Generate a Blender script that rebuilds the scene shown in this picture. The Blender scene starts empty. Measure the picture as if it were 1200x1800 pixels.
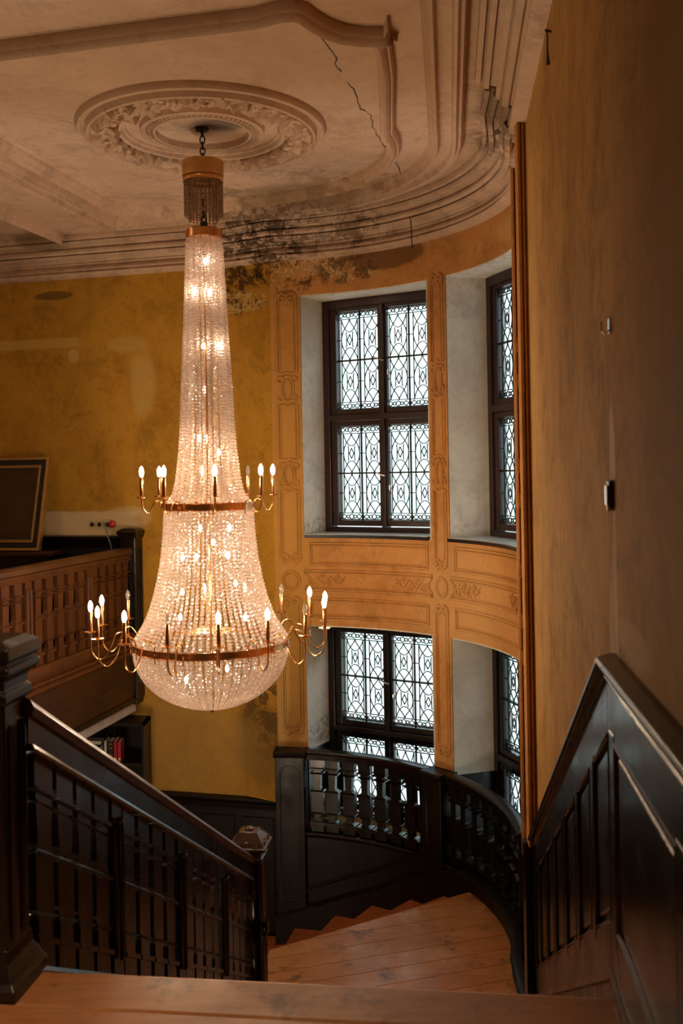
import bpy, math, random
import numpy as np
from mathutils import Vector, Matrix, noise as mnoise
random.seed(7); rng = np.random.default_rng(7)
scn = bpy.context.scene
COL = scn.collection
PI = math.pi

# ------------------------------------------------------------------ camera
EYE = 1.6                                   # upper landing floor is z = 0
cd = bpy.data.cameras.new('camera'); cam = bpy.data.objects.new('camera', cd); COL.objects.link(cam)
cam.matrix_world = Matrix.Translation((0, 0, EYE)) @ Matrix.Rotation(math.radians(1.0), 4, 'Y') @ Matrix.Rotation(math.radians(90), 4, 'X')
cd.sensor_width = 36; cd.lens = 35; cd.shift_y = -71 / 1800; cd.clip_start = .05
cd.dof.use_dof = True; cd.dof.focus_distance = 7.6; cd.dof.aperture_fstop = 3.6
scn.camera = cam
# ------------------------------------------------------------------ world, lights, exposure
w = bpy.data.worlds.new('sky'); scn.world = w; w.use_nodes = True
nt = w.node_tree; nt.nodes.clear()
out = nt.nodes.new('ShaderNodeOutputWorld'); bg = nt.nodes.new('ShaderNodeBackground')
tc = nt.nodes.new('ShaderNodeTexCoord'); sp = nt.nodes.new('ShaderNodeSeparateXYZ'); rp = nt.nodes.new('ShaderNodeValToRGB')
nt.links.new(tc.outputs['Generated'], sp.inputs[0])
mr = nt.nodes.new('ShaderNodeMapRange'); mr.inputs[1].default_value = -.4; mr.inputs[2].default_value = .3
nt.links.new(sp.outputs[2], mr.inputs[0]); nt.links.new(mr.outputs[0], rp.inputs[0])
rp.color_ramp.elements[0].color = (.50, .55, .54, 1); rp.color_ramp.elements[1].color = (.80, .98, 1.0, 1)
nt.links.new(rp.outputs[0], bg.inputs[0]); bg.inputs[1].default_value = 2.0
nt.links.new(bg.outputs[0], out.inputs[0])
scn.view_settings.view_transform = 'Standard'; scn.view_settings.look = 'None'
scn.view_settings.gamma = 1; scn.view_settings.use_curve_mapping = False
scn.view_settings.exposure = 0.42
WARM = (1.0, .60, .28)
def lamp(name, kind, loc, power, color, size=.3, target=None, sy=None):
    l = bpy.data.lights.new(name, kind); l.energy = power; l.color = color
    if kind == 'AREA':
        l.size = size
        if sy: l.shape = 'RECTANGLE'; l.size_y = sy
    elif kind == 'POINT': l.shadow_soft_size = size
    o = bpy.data.objects.new(name, l); COL.objects.link(o); o.location = loc
    if target is not None:
        o.rotation_euler = (Vector(target) - Vector(loc)).to_track_quat('-Z', 'Y').to_euler()
    return o
lamp('gallery_fill_light', 'AREA', (-4.8, 6.0, 3.7), 14, (1, .70, .42), 1.0, (-3.6, 8.5, 0))  # unseen fill light added above the gallery, no real fitting
hl = lamp('front_floor_fill_light', 'AREA', (-1.5, .9, 3.6), 7, (1, .68, .40), .5, (-.95, 2.85, 0)); hl.data.spread = math.radians(48)  # unseen fill light added to brighten the front floor, narrowed to it
lamp('stairwell_fill_light', 'AREA', (-2.35, 5.2, -2.3), 62, (1, .74, .50), 1.0, (-1.5, 7.6, 4))  # unseen upward fill light added in the stairwell to lift ceiling and walls

# ------------------------------------------------------------------ mesh helpers
class MB:
    def __init__(s): s.v = []; s.f = []
    def add(s, vs, fs):
        n = len(s.v); s.v += [tuple(map(float, p)) for p in vs]; s.f += [tuple(i + n for i in f) for f in fs]; return s
    def xf(s, M):
        s.v = [tuple(M @ Vector(p)) for p in s.v]; return s
    def join(s, o): return s.add(o.v, o.f)
    def box(s, x0, x1, y0, y1, z0, z1, M=None):
        v = [(x, y, z) for z in (z0, z1) for y in (y0, y1) for x in (x0, x1)]
        if M is not None: v = [tuple(M @ Vector(p)) for p in v]
        return s.add(v, [(0, 2, 3, 1), (4, 5, 7, 6), (0, 1, 5, 4), (2, 6, 7, 3), (0, 4, 6, 2), (1, 3, 7, 5)])
    def prism(s, poly, z0, z1):
        n = len(poly); v = [(p[0], p[1], z0) for p in poly] + [(p[0], p[1], z1) for p in poly]
        return s.add(v, [tuple(range(n - 1, -1, -1)), tuple(range(n, 2 * n))] + [(i, (i + 1) % n, n + (i + 1) % n, n + i) for i in range(n)])
    def tube(s, path, r, n=6, closed=False, cap=True):
        P = [Vector(p) for p in path]; m = len(P); rings = []
        rr = r if isinstance(r, (list, tuple)) else [r] * m
        up = None
        for i in range(m):
            a = P[(i - 1) % m] if (closed or i > 0) else P[i]; b = P[(i + 1) % m] if (closed or i < m - 1) else P[i]
            t = (b - a)
            t = t.normalized() if t.length > 1e-9 else Vector((0, 0, 1))
            if up is None:
                up = Vector((0, 0, 1)) if abs(t.z) < .9 else Vector((1, 0, 0))
            e1 = (up - t * up.dot(t)); e1 = e1.normalized() if e1.length > 1e-6 else t.orthogonal().normalized()
            up = e1; e2 = t.cross(e1)
            rings.append([P[i] + e1 * (rr[i] * math.cos(2 * PI * k / n)) + e2 * (rr[i] * math.sin(2 * PI * k / n)) for k in range(n)])
        v = [p for q in rings for p in q]; f = []
        for i in range(m if closed else m - 1):
            j = (i + 1) % m
            for k in range(n): f.append((i * n + k, i * n + (k + 1) % n, j * n + (k + 1) % n, j * n + k))
        if cap and not closed: f += [tuple(range(n - 1, -1, -1)), tuple((m - 1) * n + k for k in range(n))]
        return s.add(v, f)
    def sweep(s, path, prof, closed=False, zs=None, caps=True):
        """profile (offset to the LEFT of the path direction, z) along a plan path"""
        m = len(path); P = [Vector((p[0], p[1])) for p in path]; n = len(prof); v = []
        for i in range(m):
            d0 = (P[i] - P[i - 1]) if (closed or i > 0) else (P[1] - P[0])
            d1 = (P[(i + 1) % m] - P[i]) if (closed or i < m - 1) else (P[-1] - P[-2])
            d0 = d0.normalized(); d1 = d1.normalized(); n0 = Vector((-d0.y, d0.x)); n1 = Vector((-d1.y, d1.x))
            b = n0 + n1; b = b.normalized() if b.length > 1e-6 else n0
            k = 1 / max(.35, b.dot(n0)); z = zs[i] if zs else 0
            for (o, h) in prof: v.append((P[i].x + b.x * o * k, P[i].y + b.y * o * k, h + z))
        f = []
        for i in range(m if closed else m - 1):
            j = (i + 1) % m
            for k in range(n): f.append((i * n + k, j * n + k, j * n + (k + 1) % n, i * n + (k + 1) % n))
        if caps and not closed: f += [tuple(range(n)), tuple((m - 1) * n + k for k in range(n - 1, -1, -1))]
        return s.add(v, f)
    def lathe(s, prof, c=(0, 0, 0), n=24, M=None):
        v = [(c[0] + r * math.cos(2 * PI * k / n), c[1] + r * math.sin(2 * PI * k / n), c[2] + z) for (r, z) in prof for k in range(n)]
        if M is not None: v = [tuple(M @ Vector(p)) for p in v]
        f = [(i * n + k, i * n + (k + 1) % n, (i + 1) * n + (k + 1) % n, (i + 1) * n + k) for i in range(len(prof) - 1) for k in range(n)]
        f += [tuple(range(n - 1, -1, -1)), tuple((len(prof) - 1) * n + k for k in range(n))]
        return s.add(v, f)

WPOS = {}
def wpos(o): return WPOS.get(o.name, Vector((0, 0, 0)))
def mesh(name, mb, mat, smooth=False, org=(0, 0, 0)):
    me = bpy.data.meshes.new(name); o = Vector(org)
    me.from_pydata([(p[0] - o.x, p[1] - o.y, p[2] - o.z) for p in mb.v], [], mb.f); me.materials.append(mat)
    if smooth:
        me.polygons.foreach_set('use_smooth', [True] * len(me.polygons)); me.set_sharp_from_angle(angle=math.radians(40))
    return me
def part(name, mb, mat, parent=None, smooth=False, bevel=0, label=None, kind=None, local=False):
    """one mesh object; world coordinates unless local"""
    if parent is None:
        a = np.array(mb.v); org = Vector(((a[:, 0].min() + a[:, 0].max()) / 2, (a[:, 1].min() + a[:, 1].max()) / 2, a[:, 2].min()))
    else: org = Vector((0, 0, 0)) if local else wpos(parent)
    o = bpy.data.objects.new(name, mesh(name, mb, mat, smooth, org)); COL.objects.link(o)
    if parent is not None: o.parent = parent; WPOS[o.name] = wpos(parent)
    else: o.location = org; WPOS[o.name] = org
    if bevel:
        m = o.modifiers.new('bevel', 'BEVEL'); m.width = bevel; m.segments = 2; m.limit_method = 'ANGLE'
    if label: o['label'] = label
    if kind: o['kind'] = kind
    return o
def inst(name, me, parent, loc=(0, 0, 0), rot=(0, 0, 0), scale=(1, 1, 1), bevel=0, label=None):
    """object sharing mesh data; loc in parent's frame"""
    o = bpy.data.objects.new(name, me); COL.objects.link(o); o.parent = parent
    o.location = loc; o.rotation_euler = rot; o.scale = scale
    WPOS[o.name] = wpos(parent)
    if bevel:
        m = o.modifiers.new('bevel', 'BEVEL'); m.width = bevel; m.segments = 2; m.limit_method = 'ANGLE'
    if label: o['label'] = label
    return o
def tag(o, label=None, cat=None, group=None, kind=None):
    if label: o['label'] = label
    if cat: o['category'] = cat
    if group: o['group'] = group
    if kind: o['kind'] = kind
    return o
def empty(name, loc=(0, 0, 0), **k):
    o = bpy.data.objects.new(name, None); COL.objects.link(o); o.location = loc; o.empty_display_size = .1
    WPOS[o.name] = Vector(loc); tag(o, **k); return o

# ------------------------------------------------------------------ materials
def nodes(name):
    m = bpy.data.materials.new(name); m.use_nodes = True; t = m.node_tree; t.nodes.clear()
    o = t.nodes.new('ShaderNodeOutputMaterial'); return m, t, o
class G:
    def __init__(s, t): s.t = t; s.geo = t.nodes.new('ShaderNodeNewGeometry'); s.tc = t.nodes.new('ShaderNodeTexCoord')
    def lk(s, a, b): s.t.links.new(a, b)
    def set(s, sock, v):
        if isinstance(v, bpy.types.NodeSocket): s.lk(v, sock)
        elif isinstance(v, (tuple, list)) and len(v) == 3 and sock.type == 'RGBA': sock.default_value = (*v, 1)
        else: sock.default_value = v
    def noise(s, scale, detail=4, rough=.6, vec=None, dist=0, outp=0):
        n = s.t.nodes.new('ShaderNodeTexNoise'); n.inputs['Scale'].default_value = scale; n.inputs['Detail'].default_value = detail
        n.inputs['Roughness'].default_value = rough; n.inputs['Distortion'].default_value = dist
        s.lk(vec if vec else s.geo.outputs['Position'], n.inputs['Vector']); return n.outputs[outp]
    def math(s, op, a, b=0, c=0):
        n = s.t.nodes.new('ShaderNodeMath'); n.operation = op; s.set(n.inputs[0], a); s.set(n.inputs[1], b)
        if op in ('MULTIPLY_ADD',): s.set(n.inputs[2], c)
        return n.outputs[0]
    def vmath(s, op, a, b=(0, 0, 0)):
        n = s.t.nodes.new('ShaderNodeVectorMath'); n.operation = op; s.set(n.inputs[0], a); s.set(n.inputs[1], b); return n
    def mr(s, v, a, b, c=0, d=1, smooth=True):
        n = s.t.nodes.new('ShaderNodeMapRange'); n.interpolation_type = 'SMOOTHSTEP' if smooth else 'LINEAR'
        s.set(n.inputs[0], v); n.inputs[1].default_value = a; n.inputs[2].default_value = b; n.inputs[3].default_value = c; n.inputs[4].default_value = d
        return n.outputs[0]
    def mix(s, f, a, b):
        n = s.t.nodes.new('ShaderNodeMix'); n.data_type = 'RGBA'; s.set(n.inputs[0], f); s.set(n.inputs[6], a); s.set(n.inputs[7], b); return n.outputs[2]
    def bump(s, h, dist=.01, st=1):
        n = s.t.nodes.new('ShaderNodeBump'); n.inputs['Distance'].default_value = dist; n.inputs['Strength'].default_value = st; s.lk(h, n.inputs['Height']); return n.outputs[0]
    def blob(s, c, r, jag=.5, sc=3.0, soft=.25):
        """ragged ellipsoid spot around a world point"""
        v = s.vmath('SUBTRACT', s.geo.outputs['Position'], c).outputs[0]
        v = s.vmath('DIVIDE', v, r).outputs[0]
        if jag < 0:
            jag = -jag; q = s.vmath('ABSOLUTE', v).outputs[0]; sx = s.t.nodes.new('ShaderNodeSeparateXYZ'); s.lk(q, sx.inputs[0]); l = s.math('MAXIMUM', sx.outputs[0], sx.outputs[2])
        else: l = s.vmath('LENGTH', v).outputs['Value']
        n = s.noise(sc, 6, .7)
        l = s.math('ADD', l, s.math('MULTIPLY', s.math('SUBTRACT', n, .5), jag * 2))
        return s.mr(l, 1 + soft, 1 - soft, 0, 1)
    def stretch(s, v): return s.vmath('MULTIPLY', s.geo.outputs['Position'], v).outputs[0]
def bsdf(g, o, color, rough=.6, metal=0, spec=.5, normal=None, coat=0, **k):
    p = g.t.nodes.new('ShaderNodeBsdfPrincipled'); g.set(p.inputs['Base Color'], color); g.set(p.inputs['Roughness'], rough)
    g.set(p.inputs['Metallic'], metal); g.set(p.inputs['Specular IOR Level'], spec); g.set(p.inputs['Coat Weight'], coat)
    if coat: p.inputs['Coat Roughness'].default_value = .12
    if normal: g.lk(normal, p.inputs['Normal'])
    for kk, vv in k.items(): g.set(p.inputs[kk.replace('_', ' ')], vv)
    g.lk(p.outputs[0], o.inputs[0]); return p
def plaster(name, a, b, c, spots=(), rough=.8, bumpd=.004, streak=False, sc=1.0, mot=1.0, grime=.5):
    m, t, o = nodes(name); g = G(t)
    n1 = g.noise(1.1 * sc, 6, .65); n2 = g.noise(5 * sc, 6, .7); n3 = g.noise(28, 4, .6)
    col = g.mix(g.mr(n1, .5 - .16 / mot, .5 + .18 / mot), a, b)
    col = g.mix(g.mr(n2, .5, .78, 0, .55 * mot), col, c)
    if streak:
        ns = g.noise(1, 5, .6, g.stretch((7, 7, .7))); col = g.mix(g.mr(ns, .48, .75, 0, .5), col, c)
        ns2 = g.noise(1, 5, .6, g.stretch((9, 9, .5))); col = g.mix(g.mr(ns2, .55, .75, 0, .4), col, tuple(x * .5 for x in a))
    # grime: broad cloudy tone and fine scratchy grain
    col = g.mix(g.mr(g.noise(2.6 * sc, 8, .78, dist=.5), .47, .66, 0, grime), col, tuple(x * .52 for x in b))
    col = g.mix(g.mr(g.noise(9 * sc, 7, .8, dist=1.2), .50, .64, 0, grime * .75), col, tuple(x * .55 for x in b))
    col = g.mix(g.mr(g.noise(14 * sc, 6, .8, dist=.8), .56, .70, 0, grime * .6), col, tuple(min(1, x * 1.25 + .03) for x in c))
    # small scuffs and pin holes
    v = t.nodes.new('ShaderNodeTexVoronoi'); v.inputs['Scale'].default_value = 5.5; g.lk(g.geo.outputs['Position'], v.inputs['Vector'])
    col = g.mix(g.mr(v.outputs['Distance'], .035, .02, 0, .6), col, tuple(x * .15 for x in a))
    h = g.math('ADD', g.math('MULTIPLY', n2, .6), g.math('MULTIPLY', n3, .25))
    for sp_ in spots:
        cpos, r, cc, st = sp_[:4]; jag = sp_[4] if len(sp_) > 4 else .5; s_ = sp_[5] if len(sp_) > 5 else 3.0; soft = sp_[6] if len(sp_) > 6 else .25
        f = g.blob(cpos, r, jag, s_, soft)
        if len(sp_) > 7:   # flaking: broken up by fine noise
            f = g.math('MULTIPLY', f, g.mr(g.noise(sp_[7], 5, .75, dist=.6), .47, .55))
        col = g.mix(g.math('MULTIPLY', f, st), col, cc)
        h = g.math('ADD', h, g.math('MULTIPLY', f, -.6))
    bsdf(g, o, col, rough, spec=.25, normal=g.bump(h, bumpd, .8)); return m
def wood(name, a, b, rough=.32, axis=(1, 1, .12), scale=14, coat=0, spec=.5, wear=None, bumpd=.0012):
    m, t, o = nodes(name); g = G(t)
    v = g.vmath('MULTIPLY', g.tc.outputs['Object'], axis).outputs[0]
    n = g.noise(scale, 6, .6, v, .8); n2 = g.noise(2.2, 4, .6)
    col = g.mix(g.mr(n, .32, .68), a, b)
    col = g.mix(g.mr(n2, .35, .7, 0, .35), col, tuple(x * .45 for x in a))
    r = g.mr(n2, .3, .7, rough * .8, rough * 1.3)
    if wear:
        wn = g.noise(1.6, 7, .7); col = g.mix(g.mr(wn, .5, .72, 0, .8), col, wear)
        dn = g.noise(3.1, 6, .75); col = g.mix(g.mr(dn, .53, .68, 0, .85), col, tuple(x * .22 for x in a))
    bsdf(g, o, col, r, spec=spec, normal=g.bump(n, bumpd, .6), coat=coat); return m
def simple(name, col, rough=.5, metal=0, spec=.5, **k):
    m, t, o = nodes(name); g = G(t); n = g.noise(9, 4, .6)
    bsdf(g, o, g.mix(g.mr(n, .35, .7, 0, .5), col, tuple(x * .7 for x in col)), rough, metal, spec, **k); return m
DK = (.035, .018, .006)
M = {}
# yellow ochre wall paint of the back wall
M['ochre'] = plaster('ochre_paint', (.53, .275, .03), (.43, .21, .02), (.56, .34, .06), [
    ((-2.62, 10.28, 1.06), (.52, .5, .17), (.64, .50, .31), .85, -.14, 5, .10),
    ((-2.22, 10.2, 1.16), (.26, .4, .13), (.62, .47, .26), .6, .35, 5, .2),
    ((-3.35, 10.5, 3.0), (.62, .5, .05), (.62, .42, .12), .6, -.12, 5, .12),
    ((-2.02, 10.15, 2.55), (.13, .5, .36), (.60, .40, .13), .6, .4, 4, .3),
    ((-2.20, 10.2, 2.95), (.22, .5, .08), (.58, .38, .12), .5, .35, 4, .3),
    ((-2.78, 10.4, 2.86), (.06, .3, .07), (.62, .45, .18), .6, .3, 7, .2),
    ((-3.0, 10.4, 3.50), (.22, .5, .045), (.14, .075, .02), .8, .35, 5, .15),
    ((-.95, 10.0, 3.45), (.34, .5, .26), DK, .85, .55, 3.5, .2, 7),
    ((-.80, 9.9, 3.58), (.5, .5, .14), DK, .85, .6, 4.5, .2, 8),
    ((-1.0, 10.0, 3.30), (.42, .5, .1), (.62, .46, .2), .7, .4, 6, .25, 14),
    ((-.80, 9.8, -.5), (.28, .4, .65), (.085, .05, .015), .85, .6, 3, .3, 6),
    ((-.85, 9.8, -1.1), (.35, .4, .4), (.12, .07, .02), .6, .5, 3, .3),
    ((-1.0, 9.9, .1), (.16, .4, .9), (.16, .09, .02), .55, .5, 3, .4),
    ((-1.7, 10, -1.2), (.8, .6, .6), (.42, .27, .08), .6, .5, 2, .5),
], bumpd=.004)
# warmer tan paint of the bay
M['bay'] = plaster('bay_paint', (.60, .295, .10), (.52, .24, .065), (.68, .38, .16), [
    ((-.55, 9.6, 3.55), (.48, .5, .2), DK, .8, .5, 3.2, .2, 6),
    ((-.45, 9.6, 3.62), (.5, .5, .12), (.66, .48, .26), .8, .5, 6, .2, 15),
    ((.12, 9.5, 3.56), (.30, .5, .15), (.70, .54, .30), .9, .4, 6, .2, 16),
    ((.08, 9.5, 3.55), (.32, .5, .16), (.12, .055, .015), .8, .5, 4, .2, 9),
    ((.42, 9.2, 3.60), (.40, .5, .12), (.14, .065, .018), .8, .35, 4, .15),
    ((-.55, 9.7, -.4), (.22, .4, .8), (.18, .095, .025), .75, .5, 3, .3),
    ((-.62, 9.7, -.3), (.08, .4, .7), (.62, .42, .16), .6, .6, 5, .3),
    ((-.5, 9.7, 1.2), (.25, .5, 2.0), (.46, .245, .04), .6, .3, 1.5, .5),
    ((1.2, 7.6, 3.5), (.3, .6, .12), (.68, .45, .18), .5, .5, 5, .3),
    ((1.0, 8.6, .45), (.6, .6, .5), (.68, .42, .17), .5, .3, 2, .5),
], bumpd=.003)
M['right'] = plaster('right_wall_paint', (.55, .30, .085), (.44, .225, .05), (.60, .37, .14), [
    ((.81, 3.0, 1.62), (.12, .05, .17), (.72, .58, .40), .9, .4, 9, .25),
    ((.81, 2.99, 1.30), (.12, .035, .28), (.66, .50, .30), .6, .5, 9, .3),
    ((.83, 3.02, 1.08), (.12, .08, .22), (.66, .50, .32), .75, .5, 8, .3),
    ((.78, 2.7, 1.12), (.12, .25, .06), (.66, .50, .32), .7, .5, 8, .3),
    ((1.1, 5.7, 2.6), (.1, .3, .9), (.62, .37, .12), .5, .4, 2, .5),
    ((.70, 2.0, 2.4), (.25, .75, 2.4), (.26, .14, .04), .75, .35, 1.5, .85),  # near end of the wall falling into shade, painted as darker colour
], streak=True, bumpd=.006, grime=.65)
M['ceil'] = plaster('ceiling_plaster', (.74, .56, .42), (.66, .47, .33), (.78, .63, .51), [
    ((-.55, 8.9, 4.05), (.75, .45, .6), (.28, .19, .10), .75, .55, 2.6, .25, 5),
    ((-.35, 8.75, 4.05), (.55, .28, .3), (.36, .25, .15), .7, .5, 3, .2),
    ((-.72, 9.55, 3.85), (.36, .4, .34), DK, .85, .7, 5, .2, 7),
    ((-.95, 9.75, 3.85), (.30, .4, .25), DK, .8, .6, 5, .2, 8),
    ((-.3, 9.3, 3.95), (.8, .4, .35), (.18, .11, .06), .75, .55, 4, .25, 6),
    ((-.2, 9.3, 4.0), (.35, .3, .3), (.74, .62, .48), .6, .5, 5, .2, 12),
    ((1.12, 7.0, 4.0), (.16, .6, .4), (.16, .10, .05), .6, .6, 4, .3, 5),
    ((1.08, 6.45, 4.0), (.14, .4, .4), (.10, .06, .03), .7, .7, 5, .5),
    ((-.80, 6.98, 4.05), (.17, .13, .15), (.10, .085, .075), .8, .5, 6, .5),
    ((-3.0, 10.3, 4.05), (.35, .35, .1), (.22, .13, .06), .7, .5, 4, .3),
    ((-2.2, 6.0, 4.05), (1.6, .8, .5), (.50, .33, .19), .5, .5, 1.3, .6),
    ((.05, 8.35, 4.05), (.55, .22, .3), (.42, .27, .16), .8, .6, 2.8, .2, 6),
    ((-.3, 8.15, 4.05), (.45, .12, .3), (.46, .32, .22), .7, .6, 4, .2, 8),
    ((.3, 5.6, 4.05), (1.5, 1.0, .5), (.42, .26, .13), .65, .4, 1.3, .6),
], bumpd=.003)
M['reveal'] = plaster('reveal_limewash', (.86, .84, .78), (.76, .73, .65), (.90, .88, .83), [
    ((-.45, 9.9, 3.25), (.3, .4, .5), (.50, .42, .28), .6, .4, 2.5, .4),
    ((-.42, 9.8, .1), (.3, .4, .45), (.36, .27, .14), .8, .45, 3, .3),
    ((-.3, 10, -.95), (.3, .4, .12), (.26, .22, .17), .7, .5, 7, .2, 14),
    ((-.3, 10, 1.05), (.3, .4, .1), (.30, .29, .27), .6, .5, 7, .2, 14),
    ((1.2, 8.7, 2.2), (.4, .4, .9), (.55, .48, .36), .5, .5, 2, .5),
    ((1.2, 8.7, -.4), (.4, .4, .8), (.40, .36, .28), .6, .5, 2, .5),
], streak=True, bumpd=.003, mot=1.3)
M['dark'] = wood('dark_stained_wood', (.005, .003, .002), (.011, .0055, .0035), .27, spec=.45, coat=.06)
M['panel'] = wood('dull_black_panelling', (.006, .0035, .0025), (.012, .006, .004), .42, spec=.28)
M['darkred'] = wood('red_brown_stair_wood', (.013, .0055, .004), (.027, .011, .007), .27, spec=.45, coat=.08)
M['gallery'] = wood('gallery_wood', (.080, .025, .008), (.14, .046, .014), .36, spec=.45, coat=.08)
M['fascia'] = wood('fascia_wood', (.042, .015, .006), (.070, .025, .009), .4, axis=(.12, .3, 1), spec=.4)
M['rail'] = wood('handrail_wood', (.075, .026, .010), (.13, .05, .016), .34, axis=(.12, .12, 1), coat=.1)
M['winframe'] = wood('window_frame_wood', (.022, .007, .006), (.036, .012, .010), .35, spec=.5)
M['tread'] = wood('worn_tread_wood', (.46, .185, .055), (.56, .26, .09), .42, axis=(.10, 1, 1), scale=26, wear=(.62, .40, .22), coat=.1)
M['winder'] = wood('winder_tread_wood', (.40, .11, .03), (.50, .16, .045), .40, axis=(.2, 1, 1), scale=22, coat=.1)
M['floor'] = wood('front_floor_boards', (.22, .085, .026), (.30, .125, .042), .42, axis=(.10, 1, 1), scale=24, wear=(.33, .17, .07), coat=.1)
M['offwhite'] = plaster('grey_white_paint', (.56, .52, .48), (.48, .44, .40), (.62, .58, .54), bumpd=.002)
M['sill'] = simple('sill_paint', (.68, .70, .72), .35)
M['black'] = simple('black_paint', (.012, .011, .012), .4)
M['iron'] = simple('dark_iron', (.03, .025, .02), .45, .6)
M['lead'] = simple('lead_came', (.035, .05, .055), .5, .3)
M['paleframe'] = simple('pale_outer_frame', (.42, .43, .45), .4)
M['brass'] = simple('brushed_copper_gold', (.80, .42, .17), .24, 1)
M['brassdull'] = simple('dull_gold', (.62, .36, .12), .38, .9)
M['steel'] = simple('bright_steel', (.75, .73, .70), .25, 1)
M['gold'] = simple('gilt', (.66, .42, .14), .35, .85)
M['canvas'] = simple('dark_canvas', (.065, .035, .010), .75, spec=.2)
M['socket'] = simple('ivory_plastic', (.55, .45, .27), .4)
M['red'] = simple('red_plastic', (.50, .03, .02), .35)
M['cable'] = simple('grey_cable', (.20, .22, .25), .4)
M['carve'] = wood('carved_cap_wood', (.055, .03, .02), (.10, .05, .03), .25, coat=.5)
def pane_mat():
    m, t, o = nodes('window_glass'); g = G(t)
    tr = t.nodes.new('ShaderNodeBsdfTransparent'); gl = t.nodes.new('ShaderNodeBsdfGlossy'); mx = t.nodes.new('ShaderNodeMixShader')
    lw = t.nodes.new('ShaderNodeLayerWeight'); lw.inputs[0].default_value = .5
    n = g.noise(6, 3, .5); g.set(tr.inputs[0], g.mix(g.mr(n, .35, .65), (.90, 1, .98), (.98, .97, 1)))
    gl.inputs['Roughness'].default_value = .05
    g.lk(g.math('MULTIPLY_ADD', g.math('POWER', lw.outputs['Facing'], 4), .35, .04), mx.inputs[0]); g.lk(tr.outputs[0], mx.inputs[1]); g.lk(gl.outputs[0], mx.inputs[2]); g.lk(mx.outputs[0], o.inputs[0]); return m
M['pane'] = pane_mat()
def bead_mat(name, tint, gw, tr_w):
    m, t, o = nodes(name); g = G(t)
    gl = t.nodes.new('ShaderNodeBsdfGlass'); gl.inputs['Color'].default_value = (*tint, 1); gl.inputs['Roughness'].default_value = .04; gl.inputs['IOR'].default_value = 1.55
    p = t.nodes.new('ShaderNodeBsdfPrincipled'); p.inputs['Base Color'].default_value = (*tint, 1); p.inputs['Roughness'].default_value = .12; p.inputs['Specular IOR Level'].default_value = .9
    tl = t.nodes.new('ShaderNodeBsdfTranslucent'); tl.inputs[0].default_value = (*tint, 1)
    tp = t.nodes.new('ShaderNodeBsdfTransparent'); tp.inputs[0].default_value = (.97, .93, .88, 1)
    def mx(f, a, b):
        n = t.nodes.new('ShaderNodeMixShader'); n.inputs[0].default_value = f; g.lk(a, n.inputs[1]); g.lk(b, n.inputs[2]); return n.outputs[0]
    g.lk(mx(.15, mx(gw, mx(tr_w, p.outputs[0], tl.outputs[0]), gl.outputs[0]), tp.outputs[0]), o.inputs[0]); return m
M['bead'] = bead_mat('crystal_bead', (.93, .84, .77), .62, .45)
M['beaddark'] = bead_mat('smoky_crystal_bead', (.72, .58, .40), .60, .3)
def emit(name, col, st):
    m, t, o = nodes(name); e = t.nodes.new('ShaderNodeEmission'); e.inputs[0].default_value = (*col, 1); e.inputs[1].default_value = st
    t.links.new(e.outputs[0], o.inputs[0]); return m
M['lit'] = emit('lit_bulb', (1, .74, .47), 230)
M['litin'] = emit('lit_inner_bulb', (1, .80, .60), 100)
m, t, o = nodes('unlit_bulb_glass'); g = G(t)
bsdf(g, o, (.30, .27, .24), .08, spec=.6, Alpha=.38); M['unlit'] = m

# ------------------------------------------------------------------ plan of the place
CX, CY, RW = -.85, 7.5, 2.22            # bay: centre and wall radius
def arc(th, R=RW): a = math.radians(th); return (CX + R * math.cos(a), CY + R * math.sin(a))
def arcs(t0, t1, R, n): return [arc(t0 + (t1 - t0) * i / n, R) for i in range(n + 1)]
def apt(th, R, z): p = arc(th, R); return (p[0], p[1], z)
CEIL = 4.05
TH = dict(w1=(41.96, 77.66), w2=(.3, 36.01), a0=-5.5, a1=85.3)
def backY(x): return 9.86 - .26 * (x + .67)
bt = Vector((.9678, -.2516, 0)).normalized(); bn = Vector((-.2516, -.9678, 0)).normalized()   # along back wall (right), out of it
def BM(x, z=0): return Matrix(((bt.x, -bn.x, 0, x), (bt.y, -bn.y, 0, backY(x)), (0, 0, 1, z), (0, 0, 0, 1)))  # local x right, y INTO wall
def rwx(y): return 1.135 - .1086 * (5.95 - y)
UP_HEAD, UP_SILL, LO_HEAD, LO_SILL = 3.32, 1.0, .115, -1.82
RAILZ, BOTZ = -1.07, -1.85
LAND = -1.95; LOWF = -3.9

# ceiling
wall_line = [(rwx(-2), -2), (rwx(5.95), 5.95), (1.24, 6.1), (1.30, 6.9)] + arcs(-5.5, 85.3, RW + .03, 40) + [(-.68, 9.9), (-7, backY(-7) + .03), (-7, -2)]
ceiling = part('ceiling', MB().prism(wall_line, CEIL, CEIL + .12), M['ceil'], kind='structure')
# back wall
wb = MB(); x0, x1 = -7.0, -.60
wb.add([(x0, backY(x0), LOWF), (x1, backY(x1), LOWF), (x1, backY(x1), CEIL + .1), (x0, backY(x0), CEIL + .1),
        (x0, backY(x0) + .3, LOWF), (x1, backY(x1) + .3, LOWF), (x1, backY(x1) + .3, CEIL + .1), (x0, backY(x0) + .3, CEIL + .1)],
       [(0, 1, 2, 3), (5, 4, 7, 6), (1, 5, 6, 2), (4, 0, 3, 7), (3, 2, 6, 7), (0, 4, 5, 1)])
wall_back = part('wall_back', wb, M['ochre'], kind='structure')
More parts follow.
